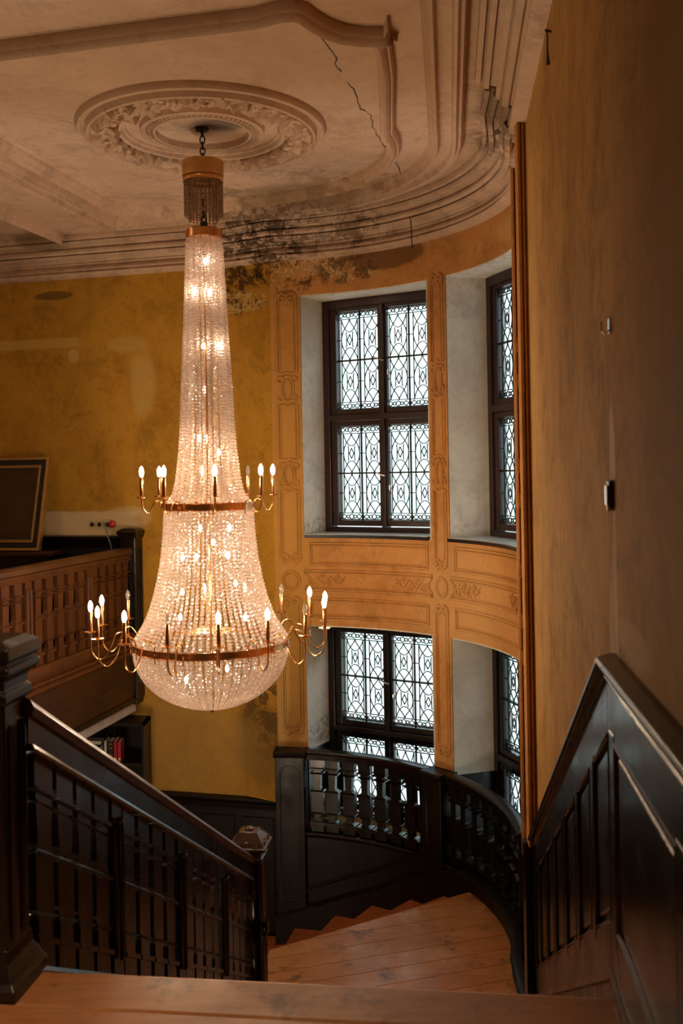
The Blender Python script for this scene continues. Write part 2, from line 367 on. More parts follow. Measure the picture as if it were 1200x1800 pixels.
# right wall slab
wr = MB(); p0 = (rwx(-2), -2.0); p1 = (rwx(5.95), 5.95)
wr.prism([p0, (p0[0] + .35, p0[1]), (p1[0] + .35, p1[1] + .02), (p1[0] + .06, p1[1] + .02), p1], LOWF, CEIL + .1)
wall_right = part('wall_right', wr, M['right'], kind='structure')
part('wall_left', MB().box(-7.1, -6.9, -2, 12, LOWF, CEIL + .1), M['ochre'], kind='structure')
part('wall_front', MB().box(-7, 1.0, -2.2, -2, LOWF, CEIL + .1), M['ochre'], kind='structure')
# bay wall with its window openings
def bay_wall():
    mb = MB(); T = .50; W1, W2 = TH['w1'], TH['w2']
    def holes(t):
        return (W1[0] < t < W1[1]) or (W2[0] < t < W2[1])
    ths = sorted(set([TH['a0'], W2[0], W2[1], W1[0], W1[1], TH['a1']] + [TH['a0'] + i * 1.3 for i in range(1, 70) if TH['a0'] + i * 1.3 < TH['a1']]))
    for a, b in zip(ths, ths[1:]):
        if b - a < 1e-3: continue
        zr = [(LOWF, LO_SILL), (LO_HEAD, UP_SILL - .02), (UP_HEAD, CEIL + .05)] if holes((a + b) / 2) else [(LOWF, CEIL + .05)]
        for z0, z1 in zr:
            p = [apt(a, RW, z0), apt(b, RW, z0), apt(b, RW, z1), apt(a, RW, z1)]
            q = [apt(a, RW + T, z0), apt(b, RW + T, z0), apt(b, RW + T, z1), apt(a, RW + T, z1)]
            mb.add(p + q, [(1, 0, 3, 2), (4, 5, 6, 7), (0, 1, 5, 4), (2, 3, 7, 6)])
    return mb
wall_bay = part('wall_bay', bay_wall(), M['bay'], kind='structure')
# limewashed reveals (jambs, head) of each opening
RD = .42
def chord(th0, th1):
    A = Vector((*arc(th1), 0)); B = Vector((*arc(th0), 0))      # A = left jamb seen from inside
    t = (B - A); wd = t.length; t.normalize(); n = Vector((-t.y, t.x, 0))
    if n.dot(A - Vector((CX, CY, 0))) < 0: n = -n
    return A, B, t, n, wd
def reveals(th0, th1, z0, z1, lab):
    A, B, t, n, wd = chord(th0, th1); e = .012
    for P, s in ((A, 1), (B, -1)):
        mb = MB(); q = [P, P + n * (RD + .1), P + n * (RD + .1) - t * s * .25, P - t * s * .02]
        q = [P + t * s * e, P + n * (RD + .1) + t * s * e, P + n * (RD + .1) - t * s * .3, P + n * .02 - t * s * .02]
        mb.prism([(p.x, p.y) for p in q], z0, z1)
        part('reveal', mb, M['reveal'], wall_bay)
    mb = MB(); inner = [Vector((*arc(th1 + (th0 - th1) * i / 14, RW + .004), 0)) for i in range(15)]
    outer = [B + n * (RD + .1), A + n * (RD + .1)]
    mb.prism([(p.x, p.y) for p in inner + outer], z1 - .012, z1 + .1)
    part('reveal_head', mb, M['reveal'], wall_bay)
for th in ('w1', 'w2'):
    reveals(*TH[th], UP_SILL - .04, UP_HEAD, th); reveals(*TH[th], -1.10, LO_HEAD, th)

# ------------------------------------------------------------------ leaded windows
def came_mesh(wd, h, rows):
    mb = MB(); cw = .0043; dp = .004
    def pl(pts, w_=cw):
        for a, b in zip(pts, pts[1:]):
            a = Vector((a[0], 0, a[1])); b = Vector((b[0], 0, b[1])); d = b - a
            if d.length < 1e-5: continue
            d.normalize(); s = Vector((-d.z, 0, d.x)) * w_; a -= d * w_ * .5; b += d * w_ * .5; y = Vector((0, dp, 0))
            mb.add([a + s - y, a - s - y, b - s - y, b + s - y, a + s + y, a - s + y, b - s + y, b + s + y],
                   [(0, 1, 2, 3), (5, 4, 7, 6), (0, 3, 7, 4), (1, 5, 6, 2)])
    def bez(p, n=6):
        P = [Vector(q) for q in p]; o_ = []
        for i in range(n + 1):
            u = i / n; Q = P
            while len(Q) > 1: Q = [a.lerp(b, u) for a, b in zip(Q, Q[1:])]
            o_.append((Q[0].x, Q[0].y))
        return o_
    bd = .072; cwid = wd / 2; uh = (h - 2 * bd) / rows
    for c in range(2):
        X = c * cwid
        for zb in (0, h - bd):                # border rows of lozenges and rounds
            pl([(X, zb + (bd if zb == 0 else 0)), (X + cwid, zb + (bd if zb == 0 else 0))])
            zc = zb + bd / 2; k = cwid / 6
            for j in range(3):
                x = X + k * (2 * j + 1)
                if j == 1: pl([(x + .024 * math.cos(i * PI / 4), zc + .024 * math.sin(i * PI / 4)) for i in range(9)])
                else: pl([(x - .03, zc), (x, zc + .024), (x + .03, zc), (x, zc - .024), (x - .03, zc)])
            for s in (1, -1):
                pl([(X, zc + s * .03), (X + k * .35, zc), ] ); pl(bez([(X + k * 1.6, zc), (X + 2 * k, zc + s * .03), (X + k * 2.4, zc + s * .006)], 3)); pl(bez([(X + k * 3.6, zc + s * .006), (X + 4 * k, zc + s * .03), (X + k * 4.4, zc)], 3))
        for r in range(rows):
            z0 = bd + r * uh; cx = X + cwid * .54; hw = cwid * .36; zm = z0 + uh / 2
            for s in (1, -1):
                pl([(cx + s * hw, z0), (cx + s * hw, z0 + uh)])
                for v in (1, -1):            # ogee oval and cups
                    f = lambda x, z: (cx + s * x * hw, zm + v * z * uh)
                    pl(bez([f(0, .5), f(.12, .34), f(.95, .28), f(1.0, 0)], 8))
                    pl(bez([f(1.0, .5), f(.85, .36), f(.55, .27)], 4))
                    pl(bez([f(.55, .27), f(.30, .19), f(0, .19)], 4))
                    pl(bez([f(.42, .19), f(.34, .1), f(.38, 0)], 3))
                    pl([f(0, .13), f(.27, 0)])
                pl([(cx + s * hw, zm), (cx + s * hw + s * (cwid * (.46 - .36) + (.08 * cwid if s < 0 else 0)), zm)])
                pass
    return mb
CAMES = {}
PANES = {}
def window(num, th0, th1, z0, z1, rowz, lower):
    A, B, t, n, wd = chord(th0, th1)
    O = A + n * RD                            # frame plane, local x along t, y outward
    win = empty('window_%d' % num, (O.x, O.y, z0), kind='structure')
    ang = math.atan2(t.y, t.x)
    Mx = Matrix.Translation((O.x, O.y, 0)) @ Matrix.Rotation(ang, 4, 'Z')
    fr = MB(); fw = .085
    fr.box(-.06, fw, -.03, .09, z0, z1, Mx).box(wd - fw, wd + .06, -.03, .09, z0, z1, Mx)
    fr.box(fw, wd - fw, -.03, .09, z1 - .10, z1, Mx).box(fw, wd - fw, -.03, .09, z0, z0 + .07, Mx)
    part('window_frame', fr, M['winframe'] if not lower else M['dark'], win, bevel=.008)
    g1 = (.155, .665); g2 = (wd - .665, wd - .155)
    mul = MB().box(wd / 2 - .022, wd / 2 + .022, -.045, .07, z0 + .06, z1 - .09, Mx)
    part('mullion', mul, M['winframe'] if not lower else M['dark'], win, bevel=.006)
    for i in range(len(rowz) - 1):
        zt = (rowz[i + 1][1] + rowz[i][0]) / 2
        part('transom', MB().box(fw, wd - fw, -.04, .075, zt - .03, zt + .03, Mx), M['winframe'] if not lower else M['dark'], win, bevel=.006)
    wood_m = M['winframe'] if not lower else M['dark']
    for (a, b) in (g1, g2):
        for (r0, r1) in rowz:
            w_, h_ = b - a, r1 - r0; st = .07
            cs = MB()
            Ml = Mx @ Matrix.Translation((a, 0, r0))
            L = lambda *q: cs.box(*q, Ml)
            L(-st, 0, -.012, .05, -.055, h_ + .05); L(w_, w_ + st - .01, -.012, .05, -.055, h_ + .05)
            L(0, w_, -.012, .05, -.055, 0); L(0, w_, -.012, .05, h_, h_ + .05)
            sash = part('casement', cs, wood_m, win, bevel=.007)
            pf = MB(); e = .012
            pf.box(-.03, e, .055, .072, -.03, h_ + .03, Ml).box(w_ - e, w_ + .03, .055, .072, -.03, h_ + .03, Ml)
            pf.box(e, w_ - e, .055, .072, -.03, e, Ml).box(e, w_ - e, .055, .072, h_ - e, h_ + .03, Ml)
            part('outer_frame', pf, M['paleframe'], sash)
            base = Vector(Ml @ Vector((0, .03, 0))) - wpos(win)
            rows = 2 if h_ > .75 else 1
            key = (round(w_, 3), round(h_, 3))
            if key not in CAMES:
                CAMES[key] = mesh('lead_came', came_mesh(w_, h_, rows), M['lead'])
                PANES[key] = mesh('pane', MB().box(.004, w_ / 2 - .004, -.002, .002, .004, h_ / rows - .004), M['pane'])
            o = inst('lead_came', CAMES[key], sash, base, (0, 0, ang)); o['kind'] = 'stuff'
            for cc in range(2):
                for rr in range(rows):
                    inst('pane', PANES[key], sash, base + t * (cc * w_ / 2) + Vector((0, 0, rr * h_ / rows)), (0, 0, ang))
            br = MB().box(w_ / 2 - .008, w_ / 2 + .008, .018, .034, 0, h_, Ml)
            part('glazing_bar', br, M['iron'], sash)
            if rows == 2: part('glazing_bar', MB().box(0, w_, .01, .04, h_ / 2 - .008, h_ / 2 + .008, Ml), M['iron'], sash)
            if a == g1[0]:
                hm = MB(); xz = w_ + .03; zz = h_ * .47
                hm.tube([tuple(Ml @ Vector(p)) for p in ((xz, -.01, zz), (xz, -.05, zz), (xz - .02, -.055, zz + .006), (xz - .085, -.055, zz + .035))], .009, 6)
                part('window_handle', hm, M['steel'], sash, smooth=True)
                hm = MB().tube([tuple(Ml @ Vector((xz + .06 + .012 * math.cos(q), -.04, zz - .12 + .028 * math.sin(q)))) for q in [i * PI / 5 for i in range(10)]], .005, 5, closed=True)
                part('window_catch', hm, M['steel'], sash, smooth=True)
    # sill
    inner = [arc(th1 - .4 + (th0 - th1 + .8) * i / 16, RW - (.045 if not lower else -.02)) for i in range(17)]
    outer = [(B + n * (RD + .02)), (A + n * (RD + .02))]
    zt = z0 + .02
    sl = MB().prism(inner + [(p.x, p.y) for p in outer], zt - .035, zt - .006)
    part('sill_board', sl, M['black'], win)
    inner2 = [arc(th1 - .6 + (th0 - th1 + 1.2) * i / 16, RW - (.03 if not lower else -.03)) for i in range(17)]
    part('window_sill', MB().prism(inner2 + [(p.x, p.y) for p in outer], zt - .006, zt), M['sill'], win)
    return win
UPR = [(2.215, 3.19), (1.115, 2.05)]; LOR = [(-.87, .0), (-1.70, -1.04)]
window(1, *TH['w1'], UP_SILL - .02, UP_HEAD, UPR, False)
window(2, *TH['w2'], UP_SILL - .02, UP_HEAD, UPR, False)
window(3, *TH['w1'], LO_SILL - .02, LO_HEAD, LOR, True)
window(4, *TH['w2'], LO_SILL - .02, LO_HEAD, LOR, True)
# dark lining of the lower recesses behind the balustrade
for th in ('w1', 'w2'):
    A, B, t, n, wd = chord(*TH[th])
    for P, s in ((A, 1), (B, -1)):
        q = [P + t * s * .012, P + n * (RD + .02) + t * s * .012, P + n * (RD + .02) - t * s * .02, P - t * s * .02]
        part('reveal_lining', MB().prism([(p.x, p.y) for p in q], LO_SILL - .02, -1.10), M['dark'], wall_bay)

# ------------------------------------------------------------------ ceiling mouldings
BD = (.9678, -.2516)
def off_path(R, y0, backoff, xl):
    """right straight - arc - back straight, at radius R"""
    a0 = -6.2; p = arc(a0, R); pts = [(p[0] - .1086 * (p[1] - y0), y0)] + arcs(a0, 75.4, R, 44)
    q = pts[-1]; pts += [(q[0] + (xl - q[0]), q[1] - .26 * (xl - q[0]))]
    return pts
def moulding(name, path, prof, parent, mat=None, closed=False):
    return part(name, MB().sweep(path, prof, closed), mat or M['ceil'], parent, smooth=True)
# cornice: bay, right wall, back wall.  path runs near -> bay -> back wall, left of it is the room
C0 = CEIL
corn = [(-.02, 3.66), (.055, 3.665), (.085, 3.675), (.09, 3.70), (.06, 3.705), (.055, 3.72), (.08, 3.735), (.07, 3.755), (.03, 3.76), (.032, 3.785), (.045, 3.79), (.048, 3.805), (.036, 3.812), (.05, 3.835), (.075, 3.85), (.09, 3.83), (.125, 3.845), (.13, 3.87), (.095, 3.88), (.10, 3.895), (.14, 3.88), (.165, 3.90), (.16, 3.925),
        (.125, 3.93), (.15, 3.965), (.20, 3.98), (.205, 3.955), (.235, 3.96), (.24, 3.99), (.215, 4.0), (.245, 4.02), (.255, 3.995), (.285, 4.0), (.29, 4.03), (.275, 4.06), (-.02, 4.06)]
bayc = [(1.24, 6.3), (1.27, 6.75)] + arcs(-8, 84, RW, 60) + [(-1.0, backY(-1.0) - .005), (-6.9, backY(-6.9) - .01)]
part('wall_return', MB().prism([arc(85.2, RW - .001), (-1.02, backY(-1.02) - .003), (-1.0, backY(-1.0) + .1), arc(85.2, RW + .2)], -1.62, CEIL + .05), M['ochre'], wall_bay)
moulding('cornice', bayc, corn, ceiling)
moulding('cornice', [(rwx(-1.9), -1.9), (rwx(6.15), 6.15)], corn, ceiling)
bead = lambda a, b, d: [(a, C0 + .01), (a, C0 - d * .45), (a + .012, C0 - d * .6), (a + .02, C0 - d * .4), (a + .03, C0 - d * .45), ((a + b) / 2 - .02, C0 - d), ((a + b) / 2 + .01, C0 - d),
                        (b - .035, C0 - d * .5), (b - .02, C0 - d * .7), (b - .008, C0 - d * .55), (b, C0 - d * .3), (b, C0 + .01)]
# broad band moulding parallel to the bay
band = [(-.0, C0 + .01), (0, C0 - .05), (.015, C0 - .07), (.032, C0 - .05), (.05, C0 - .085), (.07, C0 - .08), (.082, C0 - .035), (.14, C0 - .022), (.17, C0 - .035), (.182, C0 - .08), (.205, C0 - .085), (.216, C0 - .045), (.236, C0 - .055), (.25, C0 + .01)]
outer_path = off_path(1.79, -1.5, 0, -2.25)
left_dir = Vector((-.235, -.972)).normalized()
e = outer_path[-1]; outer_path.append((e[0] + left_dir.x * 9, e[1] + left_dir.y * 9))
moulding('ceiling_band', outer_path, band, ceiling)
# inner panel frame with notched corners
inner = []
pR = arc(-8, 1.33)
inner += [(.168, 5.478), (.272, 5.482), (.288, 5.35), (.317, 5.587), (.365, 6.06)] + arcs(-18, 72, 1.33, 30)
q = inner[-1]; inner += [(-1.62, q[1] - .26 * (-1.62 - q[0]) + .28)]
notch = [(-1.66, 9.15), (-1.80, 9.12), (-1.98, 9.0), (-2.10, 8.85), (-2.14, 8.74)]
inner += notch
e = inner[-1]; inner += [(e[0] + left_dir.x * 3.2, e[1] + left_dir.y * 3.2)]
e = inner[-1]; inner += [(e[0] + .15, e[1] + .02), (e[0] + .4, e[1] + .10)]
nl = inner[-1]
inner += [(-1.9, 5.58), (-1.0, 5.36), (-.42, 5.23), (-.30, 5.165), (-.20, 5.15), (-.14, 5.19), (-.09, 5.282), (-.025, 5.371), (.058, 5.442)]
fprof = [(-.0, C0 + .01), (0, C0 - .045), (.012, C0 - .062), (.026, C0 - .05), (.032, C0 - .075), (.056, C0 - .095), (.066, C0 - .07), (.074, C0 - .045), (.088, C0 - .05), (.098, C0 - .035), (.102, C0 + .01)]
moulding('ceiling_panel_frame', inner, fprof, ceiling, closed=True)
# gallery side mouldings and cross beam
moulding('ceiling_band', [(-2.86, 10.15), (-2.86 + left_dir.x * 9, 10.15 + left_dir.y * 9)], fprof, ceiling)
beam = MB(); 
ba = Vector((-6.8, 6.05, 0)); bb = Vector((.62, 4.28, 0)); dd = (bb - ba).normalized(); nn = Vector((-dd.y, dd.x, 0))
pb = [ba, bb, bb - nn * .35, ba - nn * .35]
part('ceiling_beam', MB().prism([(p.x, p.y) for p in pb], C0 - .10, C0 + .01), M['ceil'], ceiling, bevel=.015)
# cracks in the plaster: shallow dark lines
def crack(pts, r=.004):
    pp = []
    for a, b in zip(pts, pts[1:]):
        for i in range(4):
            u = i / 4; pp.append((a[0] + (b[0] - a[0]) * u + random.uniform(-.012, .012), a[1] + (b[1] - a[1]) * u + random.uniform(-.012, .012), C0 - .001))
    pp.append((pts[-1][0], pts[-1][1], C0 - .001))
    part('crack', MB().tube(pp, [r * random.uniform(.5, 1.3) for _ in pp], 4), M['black'], ceiling)
crack([(-.11, 5.44), (-.06, 5.62), (-.01, 5.80), (.01, 5.98), (.04, 6.10)]); crack([(.09, 6.26), (.14, 6.5), (.17, 6.72), (.24, 6.85), (.27, 7.1), (.33, 7.4)])
crack([(.33, 7.4), (.42, 7.7), (.5, 8.0), (.56, 8.3)]); crack([(.6, 8.4), (.7, 8.6), (.68, 8.75)], .005)

# ------------------------------------------------------------------ ceiling rose
RX, RY = -.944, 7.06
rose = empty('ceiling_rose', (RX, RY, C0), label='large round plaster ceiling rose with a garland of leaves above the chandelier', cat='ceiling rose')
def ring(name, prof, sm=True): return part(name, MB().lathe([(r, z) for r, z in prof], (RX, RY, C0), 96), M['ceil'], rose, smooth=sm)
def annulus(name, prof):
    n = 96; L = len(prof); v = [(RX + r * math.cos(2 * PI * k / n), RY + r * math.sin(2 * PI * k / n), C0 + z) for r, z in prof for k in range(n)]
    f = [(i * n + k, i * n + (k + 1) % n, ((i + 1) % L) * n + (k + 1) % n, ((i + 1) % L) * n + k) for i in range(L) for k in range(n)]
    return part(name, MB().add(v, f), M['ceil'], rose, smooth=True)
annulus('outer_moulding', [(.875, .01), (.875, -.02), (.862, -.045), (.84, -.05), (.825, -.03), (.815, -.035), (.80, -.075), (.785, -.082), (.77, -.06), (.765, .01)])
annulus('garland_bed', [(.79, .01), (.77, -.02), (.70, -.045), (.62, -.02), (.60, .01)])
annulus('inner_moulding', [(.605, .01), (.60, -.03), (.585, -.05), (.565, -.045), (.555, -.02), (.54, -.015), (.53, .01)])
annulus('carved_ring', [(.44, .01), (.435, -.04), (.42, -.05), (.405, -.04), (.395, -.025), (.35, -.028), (.345, -.045), (.33, -.045), (.325, .01)])
def leaf_mesh(kind):
    mb = MB(); nU, nV = 6, 4
    if kind == 2:   # little rosette flower
        for k in range(5):
            a = 2 * PI * k / 5; pts = []
            mb.lathe([(.001, -.02), (.014, -.016), (.019, -.006), (.016, .006), (.003, .01)], (0.02 * math.cos(a), .02 * math.sin(a), -.008), 6)
        mb.lathe([(.001, -.034), (.009, -.028), (.011, -.018), (.002, -.01)], (0, 0, 0), 6); return mesh('flower', mb, M['ceil'], True)
    v = []
    for i in range(nU + 1):
        u = i / nU; wv = .032 * math.sin(PI * min(1, u * 1.04 + .08)) * (1 + .35 * math.sin(u * 14)) + .002
        for j in range(nV + 1):
            s = (j / nV - .5) * 2
            v.append((u * .105 - .05, s * wv, -.012 - .035 * math.sin(u * PI * .9) + .018 * abs(s) + (kind * .01) * math.sin(u * 6)))
    top = [(x, y, .012) for (x, y, z) in v]
    n = (nV + 1); N = len(v); f = []
    for i in range(nU):
        for j in range(nV): f.append((i * n + j, i * n + j + 1, (i + 1) * n + j + 1, (i + 1) * n + j))
    for i in range(nU):
        f.append((i * n, (i + 1) * n, N + (i + 1) * n, N + i * n)); f.append((i * n + nV, N + i * n + nV, N + (i + 1) * n + nV, (i + 1) * n + nV))
    mb.add(v + top, f); return mesh('leaf', mb, M['ceil'], True)
LM = [leaf_mesh(0), leaf_mesh(1), leaf_mesh(2)]
for k in range(70):
    a = 2 * PI * (k + .5) / 70; r = .69 + (.03 if k % 2 else -.03); inst('flower', LM[2], rose, (r * math.cos(a), r * math.sin(a), -.035), (0, 0, a), (1.5, 1.5, 1.6))
for k in range(150):
    a = 2 * PI * k / 150 + random.uniform(-.02, .02); r = .69 + random.choice((-.052, 0, .052)) + random.uniform(-.012, .012)
    kd = random.choice((0, 0, 1, 1, 2)); s = random.uniform(.9, 1.35)
    inst('flower' if kd == 2 else 'leaf', LM[kd], rose, (r * math.cos(a), r * math.sin(a), -.022), (random.uniform(-.45, .45), random.uniform(-.4, .4), a + PI / 2 + random.choice((-1.0, -.5, 0, .6, 1.1, 2.4))), (s * 1.1, s * 1.1, s * 1.7))
cr = MB()
for k in range(64):
    a = 2 * PI * k / 64; cr.tube([(RX + r_ * math.cos(a + q), RY + r_ * math.sin(a + q), C0 - z_) for r_, q, z_ in ((.35, 0, .03), (.365, .03, .038), (.38, .045, .034), (.395, .02, .03))], [.004, .008, .007, .003], 5)
cr = part('carved_leaf_band', cr, M['ceil'], rose, smooth=True); cr['kind'] = 'stuff'

# ------------------------------------------------------------------ plaster ornament of the bay
ORN = RW - .007
def sz(th, s, z, off=0): return apt(th - math.degrees(s / RW), ORN - off, z)
def line(mb, th, pts, r=.008, off=0, closed=False): mb.tube([sz(th, s, z, off) for s, z in pts], [q * 1.2 for q in r] if isinstance(r, list) else r * 1.2, 6, closed)
def seg(a, b, n=6): return [(a[0] + (b[0] - a[0]) * i / n, a[1] + (b[1] - a[1]) * i / n) for i in range(n + 1)]
def spiral(cx, cz, r0, turns, start, dirn, n=16): return [(cx + r0 * (1 - .75 * i / n) * math.cos(start + dirn * 2 * PI * turns * i / n), cz + r0 * (1 - .75 * i / n) * math.sin(start + dirn * 2 * PI * turns * i / n)) for i in range(n + 1)]
def pilaster(th, a):
    def panel(z1, z0, top=None, bot=None):
        mb = MB()
        for s in (-1, 1):
            line(mb, th, seg((s * a, z0), (s * a, z1)), .010); line(mb, th, seg((s * (a - .026), z0 + .02), (s * (a - .026), z1 - .02)), .005)
        for z, kind, v in ((z1, top, 1), (z0, bot, -1)):
            if kind == 'scroll':
                for s in (-1, 1):
                    line(mb, th, [(s * a, z), (s * a, z + v * .03), (s * a * .9, z + v * .062), (s * a * .5, z + v * .08), (s * a * .12, z + v * .06), (0, z + v * .02)], .011)
                    line(mb, th, spiral(s * a * .45, z + v * .02, a * .42, 1.2, PI / 2 * v, -s * v), .009)
            else:
                line(mb, th, [(-a, z), (-a * .5, z + v * .012), (0, z - v * .004), (a * .5, z + v * .012), (a, z)], .007)
        part('panel_moulding', mb, M['bay'], wall_bay, smooth=True)
    def knot(z1, z0):
        mb = MB(); zc = (z0 + z1) / 2; h = (z1 - z0) / 2
        for s in (-1, 1):
            line(mb, th, [(s * a * .62 * math.cos(u), zc + h * .92 * math.sin(u)) for u in [(-PI / 2 + PI * i / 10) for i in range(11)]], .010)
            line(mb, th, [(s * a * .40 * math.cos(u), zc + h * .70 * math.sin(u)) for u in [(-PI / 2 + PI * i / 8) for i in range(9)]], .005)
            for v in (-1, 1): line(mb, th, [(0, zc + v * h * .86)] + [(s * a * (.68 + .34 * math.cos(u)), zc + v * (h * .80 - .022 + .03 * math.sin(u))) for u in (2.4, 1.6, .8, 0, -.8, -1.6)], .009)
        part('carved_knot', mb, M['bay'], wall_bay, smooth=True)
    panel(3.27, 2.575, 'scroll'); knot(2.55, 2.275); panel(2.25, 1.735); knot(1.71, 1.445); panel(1.42, .80, None, 'scroll')
    mb = MB(); e_ = [(a * .92 * math.cos(i * PI / 10), .547 + .088 * math.sin(i * PI / 10)) for i in range(20)]
    line(mb, th, e_, .011, closed=True); line(mb, th, [(x * .72, .547 + (z - .547) * .78) for x, z in e_], .005, closed=True)
    part('plaster_ring', mb, M['bay'], wall_bay, smooth=True)
    panel(.31, -.86, 'scroll', 'scroll')
pilaster(38.99, .078); pilaster(81.2, .098)
def frame_band(th0, th1, z0, z1, notch=False):
    mb = MB(); m = (th0 + th1) / 2; hw = math.radians(th1 - th0) / 2 * RW; d = .03
    for k, r in ((0, .010), (.022, .0055)):
        x, a, b = hw - k, z0 + k, z1 - k
        if notch:
            P = seg((-x, b), (x, b), 16) + [(x - .01, b - .03), (x - .045, (a + b) / 2 + .03), (x - .045, (a + b) / 2 - .03), (x - .01, a + .03)] + seg((x, a), (-x, a), 16) + [(-x + .01, a + .03), (-x + .045, (a + b) / 2 - .03), (-x + .045, (a + b) / 2 + .03), (-x + .01, b - .03)]
        else: P = seg((-x, b), (x, b), 16) + seg((x, b - .001), (x, a), 3)[1:] + seg((x, a), (-x, a), 16)[1:] + seg((-x, a), (-x, b), 3)[1:-1]
        line(mb, m, P, r, closed=True)
    part('frieze_moulding', mb, M['bay'], wall_bay, smooth=True)
def acanthus(th, zc, s):
    mb = MB(); L = .34
    for k in range(4):
        x = .03 + k * .075; r = .038 - k * .005; v = 1 if k % 2 else -1
        line(mb, th, [(s * p[0], p[1]) for p in spiral(x, zc + v * .018, r, 1.3, v * PI / 2, v)], .0065)
        line(mb, th, [(s * (x + .01), zc - v * .045), (s * (x + .04), zc - v * .02), (s * (x + .07), zc + v * .02), (s * (x + .10), zc + v * .04)], [.004, .009, .008, .003])
        line(mb, th, [(s * (x - .01), zc + v * .06), (s * (x + .02), zc + v * .052), (s * (x + .045), zc + v * .03)], [.003, .008, .003])
    line(mb, th, [(s * .27, zc + .03), (s * .31, zc + .012), (s * .35, zc), (s * .31, zc - .012), (s * .27, zc - .03)], .006)
    part('acanthus_relief', mb, M['bay'], wall_bay, smooth=True)
for (a, b) in ((43.2, 76.2), (2.0, 34.3)):
    frame_band(a, b, .705, .91); frame_band(a - 1.4, b + 1.6, .46, .645, True); frame_band(a, b, .20, .376)
    acanthus(b - .2, .552, 1); acanthus(a + .6, .552, -1)
# pier at the near end of the bay and the corner trim of the right wall
part('corner_gap_board', MB().box(1.219, 1.25, 6.86, 6.90, -.8, 3.72), M['fascia'], wall_bay, bevel=.006)  # dark board added to fill the narrow gap beside the pier
pr = MB().prism([(1.197, 6.86), (1.215, 6.85), (1.30, 7.0), (1.45, 7.5), (1.37, 7.53), (1.30, 7.45)], -1.07, CEIL); part('bay_end_pier', pr, M['bay'], wall_bay, bevel=.006)
part('bay_end_return', MB().prism([(1.18, 5.9), (1.9, 5.9), (1.9, 7.35), (1.36, 7.35), (1.31, 6.95), (1.245, 6.06), (1.18, 6.04)], LOWF, CEIL), M['bay'], wall_bay)
ct = MB()
for (x, wd_) in ((1.088, .018), (1.114, .014), (1.132, .012)):
    ct.box(x - wd_ / 2, x + wd_ / 2, 5.93, 6.02, -.66, CEIL - .25)
ct.box(1.085, 1.16, 5.955, 6.03, -.66, CEIL - .25)
part('corner_trim', ct, M['bay'], wall_right, bevel=.004)
pp = MB()
for z in (2.45, 2.2, 1.62, 1.38, .9, .55, .3, -.9): pp.lathe([(.012, -.05), (.02, -.02), (.016, 0), (.021, .02), (.01, .05)], (1.212, 6.84, z), 8)
pp.tube([(1.212, 6.845, -1.0), (1.212, 6.845, 3.3)], .007, 5)
part('carved_knot', pp, M['bay'], wall_bay, smooth=True)
part('hanging_wire', MB().tube([(.645, 9.1, 4.0), (.655, 8.85, 3.80), (.66, 8.8, 3.56)], .005, 5), M['black'], ceiling)
# broken cornice corner: hanging lumps of plaster
for k in range(9):
    x, y, z = random.uniform(1.06, 1.17), random.uniform(6.1, 6.6), random.uniform(3.72, 3.95); r = random.uniform(.02, .045)
    part('broken_plaster', MB().add([(x + r * random.uniform(-1, 1), y + r * 2 * random.uniform(-1, 1), z + r * random.uniform(-1, 1)) for _ in range(5)], [(0, 1, 2), (0, 2, 3), (0, 3, 1), (1, 4, 2), (2, 4, 3), (3, 4, 1)]), M['ceil'], ceiling)

# ------------------------------------------------------------------ wood panelling of the bay, pedestals, balustrade
panelling = empty('bay_wainscot', (CX, CY, LAND), label='dark curved wooden panelling with pedestals around the bay below the windows', cat='wall panelling')
pn = MB(); R0, R1 = 2.10, 2.2
pn.sweep([(1.235, 6.02)] + arcs(-14, 85.2, R1, 60), [(0, LOWF), (0, BOTZ), (.10, BOTZ), (.10, LOWF)])
part('panel', pn, M['panel'], panelling)
pn = MB().sweep([(1.235, 6.02)] + arcs(-14, 85.2, R1, 60), [(0, BOTZ - .05), (0, BOTZ), (.12, BOTZ), (.13, BOTZ - .015), (.115, BOTZ - .03), (.105, BOTZ - .05)]); part('base_rail', pn, M['panel'], panelling, smooth=True)
th_z = [(-14, -1.93 + .09), (22, -1.93 + .09), (30, -1.93 + .07), (42.7, -1.985), (50, -2.12), (57.8, -2.286), (66, -2.40), (74, -2.52), (87, -2.66)]
def hz(th):
    for (a, za), (b, zb) in zip(th_z, th_z[1:]):
        if a <= th <= b: return za + (zb - za) * (th - a) / (b - a)
    return th_z[-1][1]
for dz, o_ in ((0, 0), (.17, -.02)):
    t0 = -14 if dz == 0 else 42; ths = [t0 + (86 - t0) * i / 50 for i in range(51)]
    pre = dz == 0
    pn = MB().sweep(([(1.235, 6.02)] if pre else []) + [arc(q, R1) for q in ths], [(.08, -.28 if dz == 0 else -.03), (.15 + o_, -.28 if dz == 0 else -.03), (.15 + o_, -.01), (.165 + o_, 0), (.15 + o_, .012), (.13, .02), (.08, .022)], zs=([hz(-14)] if pre else []) + [hz(q) + dz for q in ths])
    part('skirting', pn, M['panel'], panelling, smooth=True)
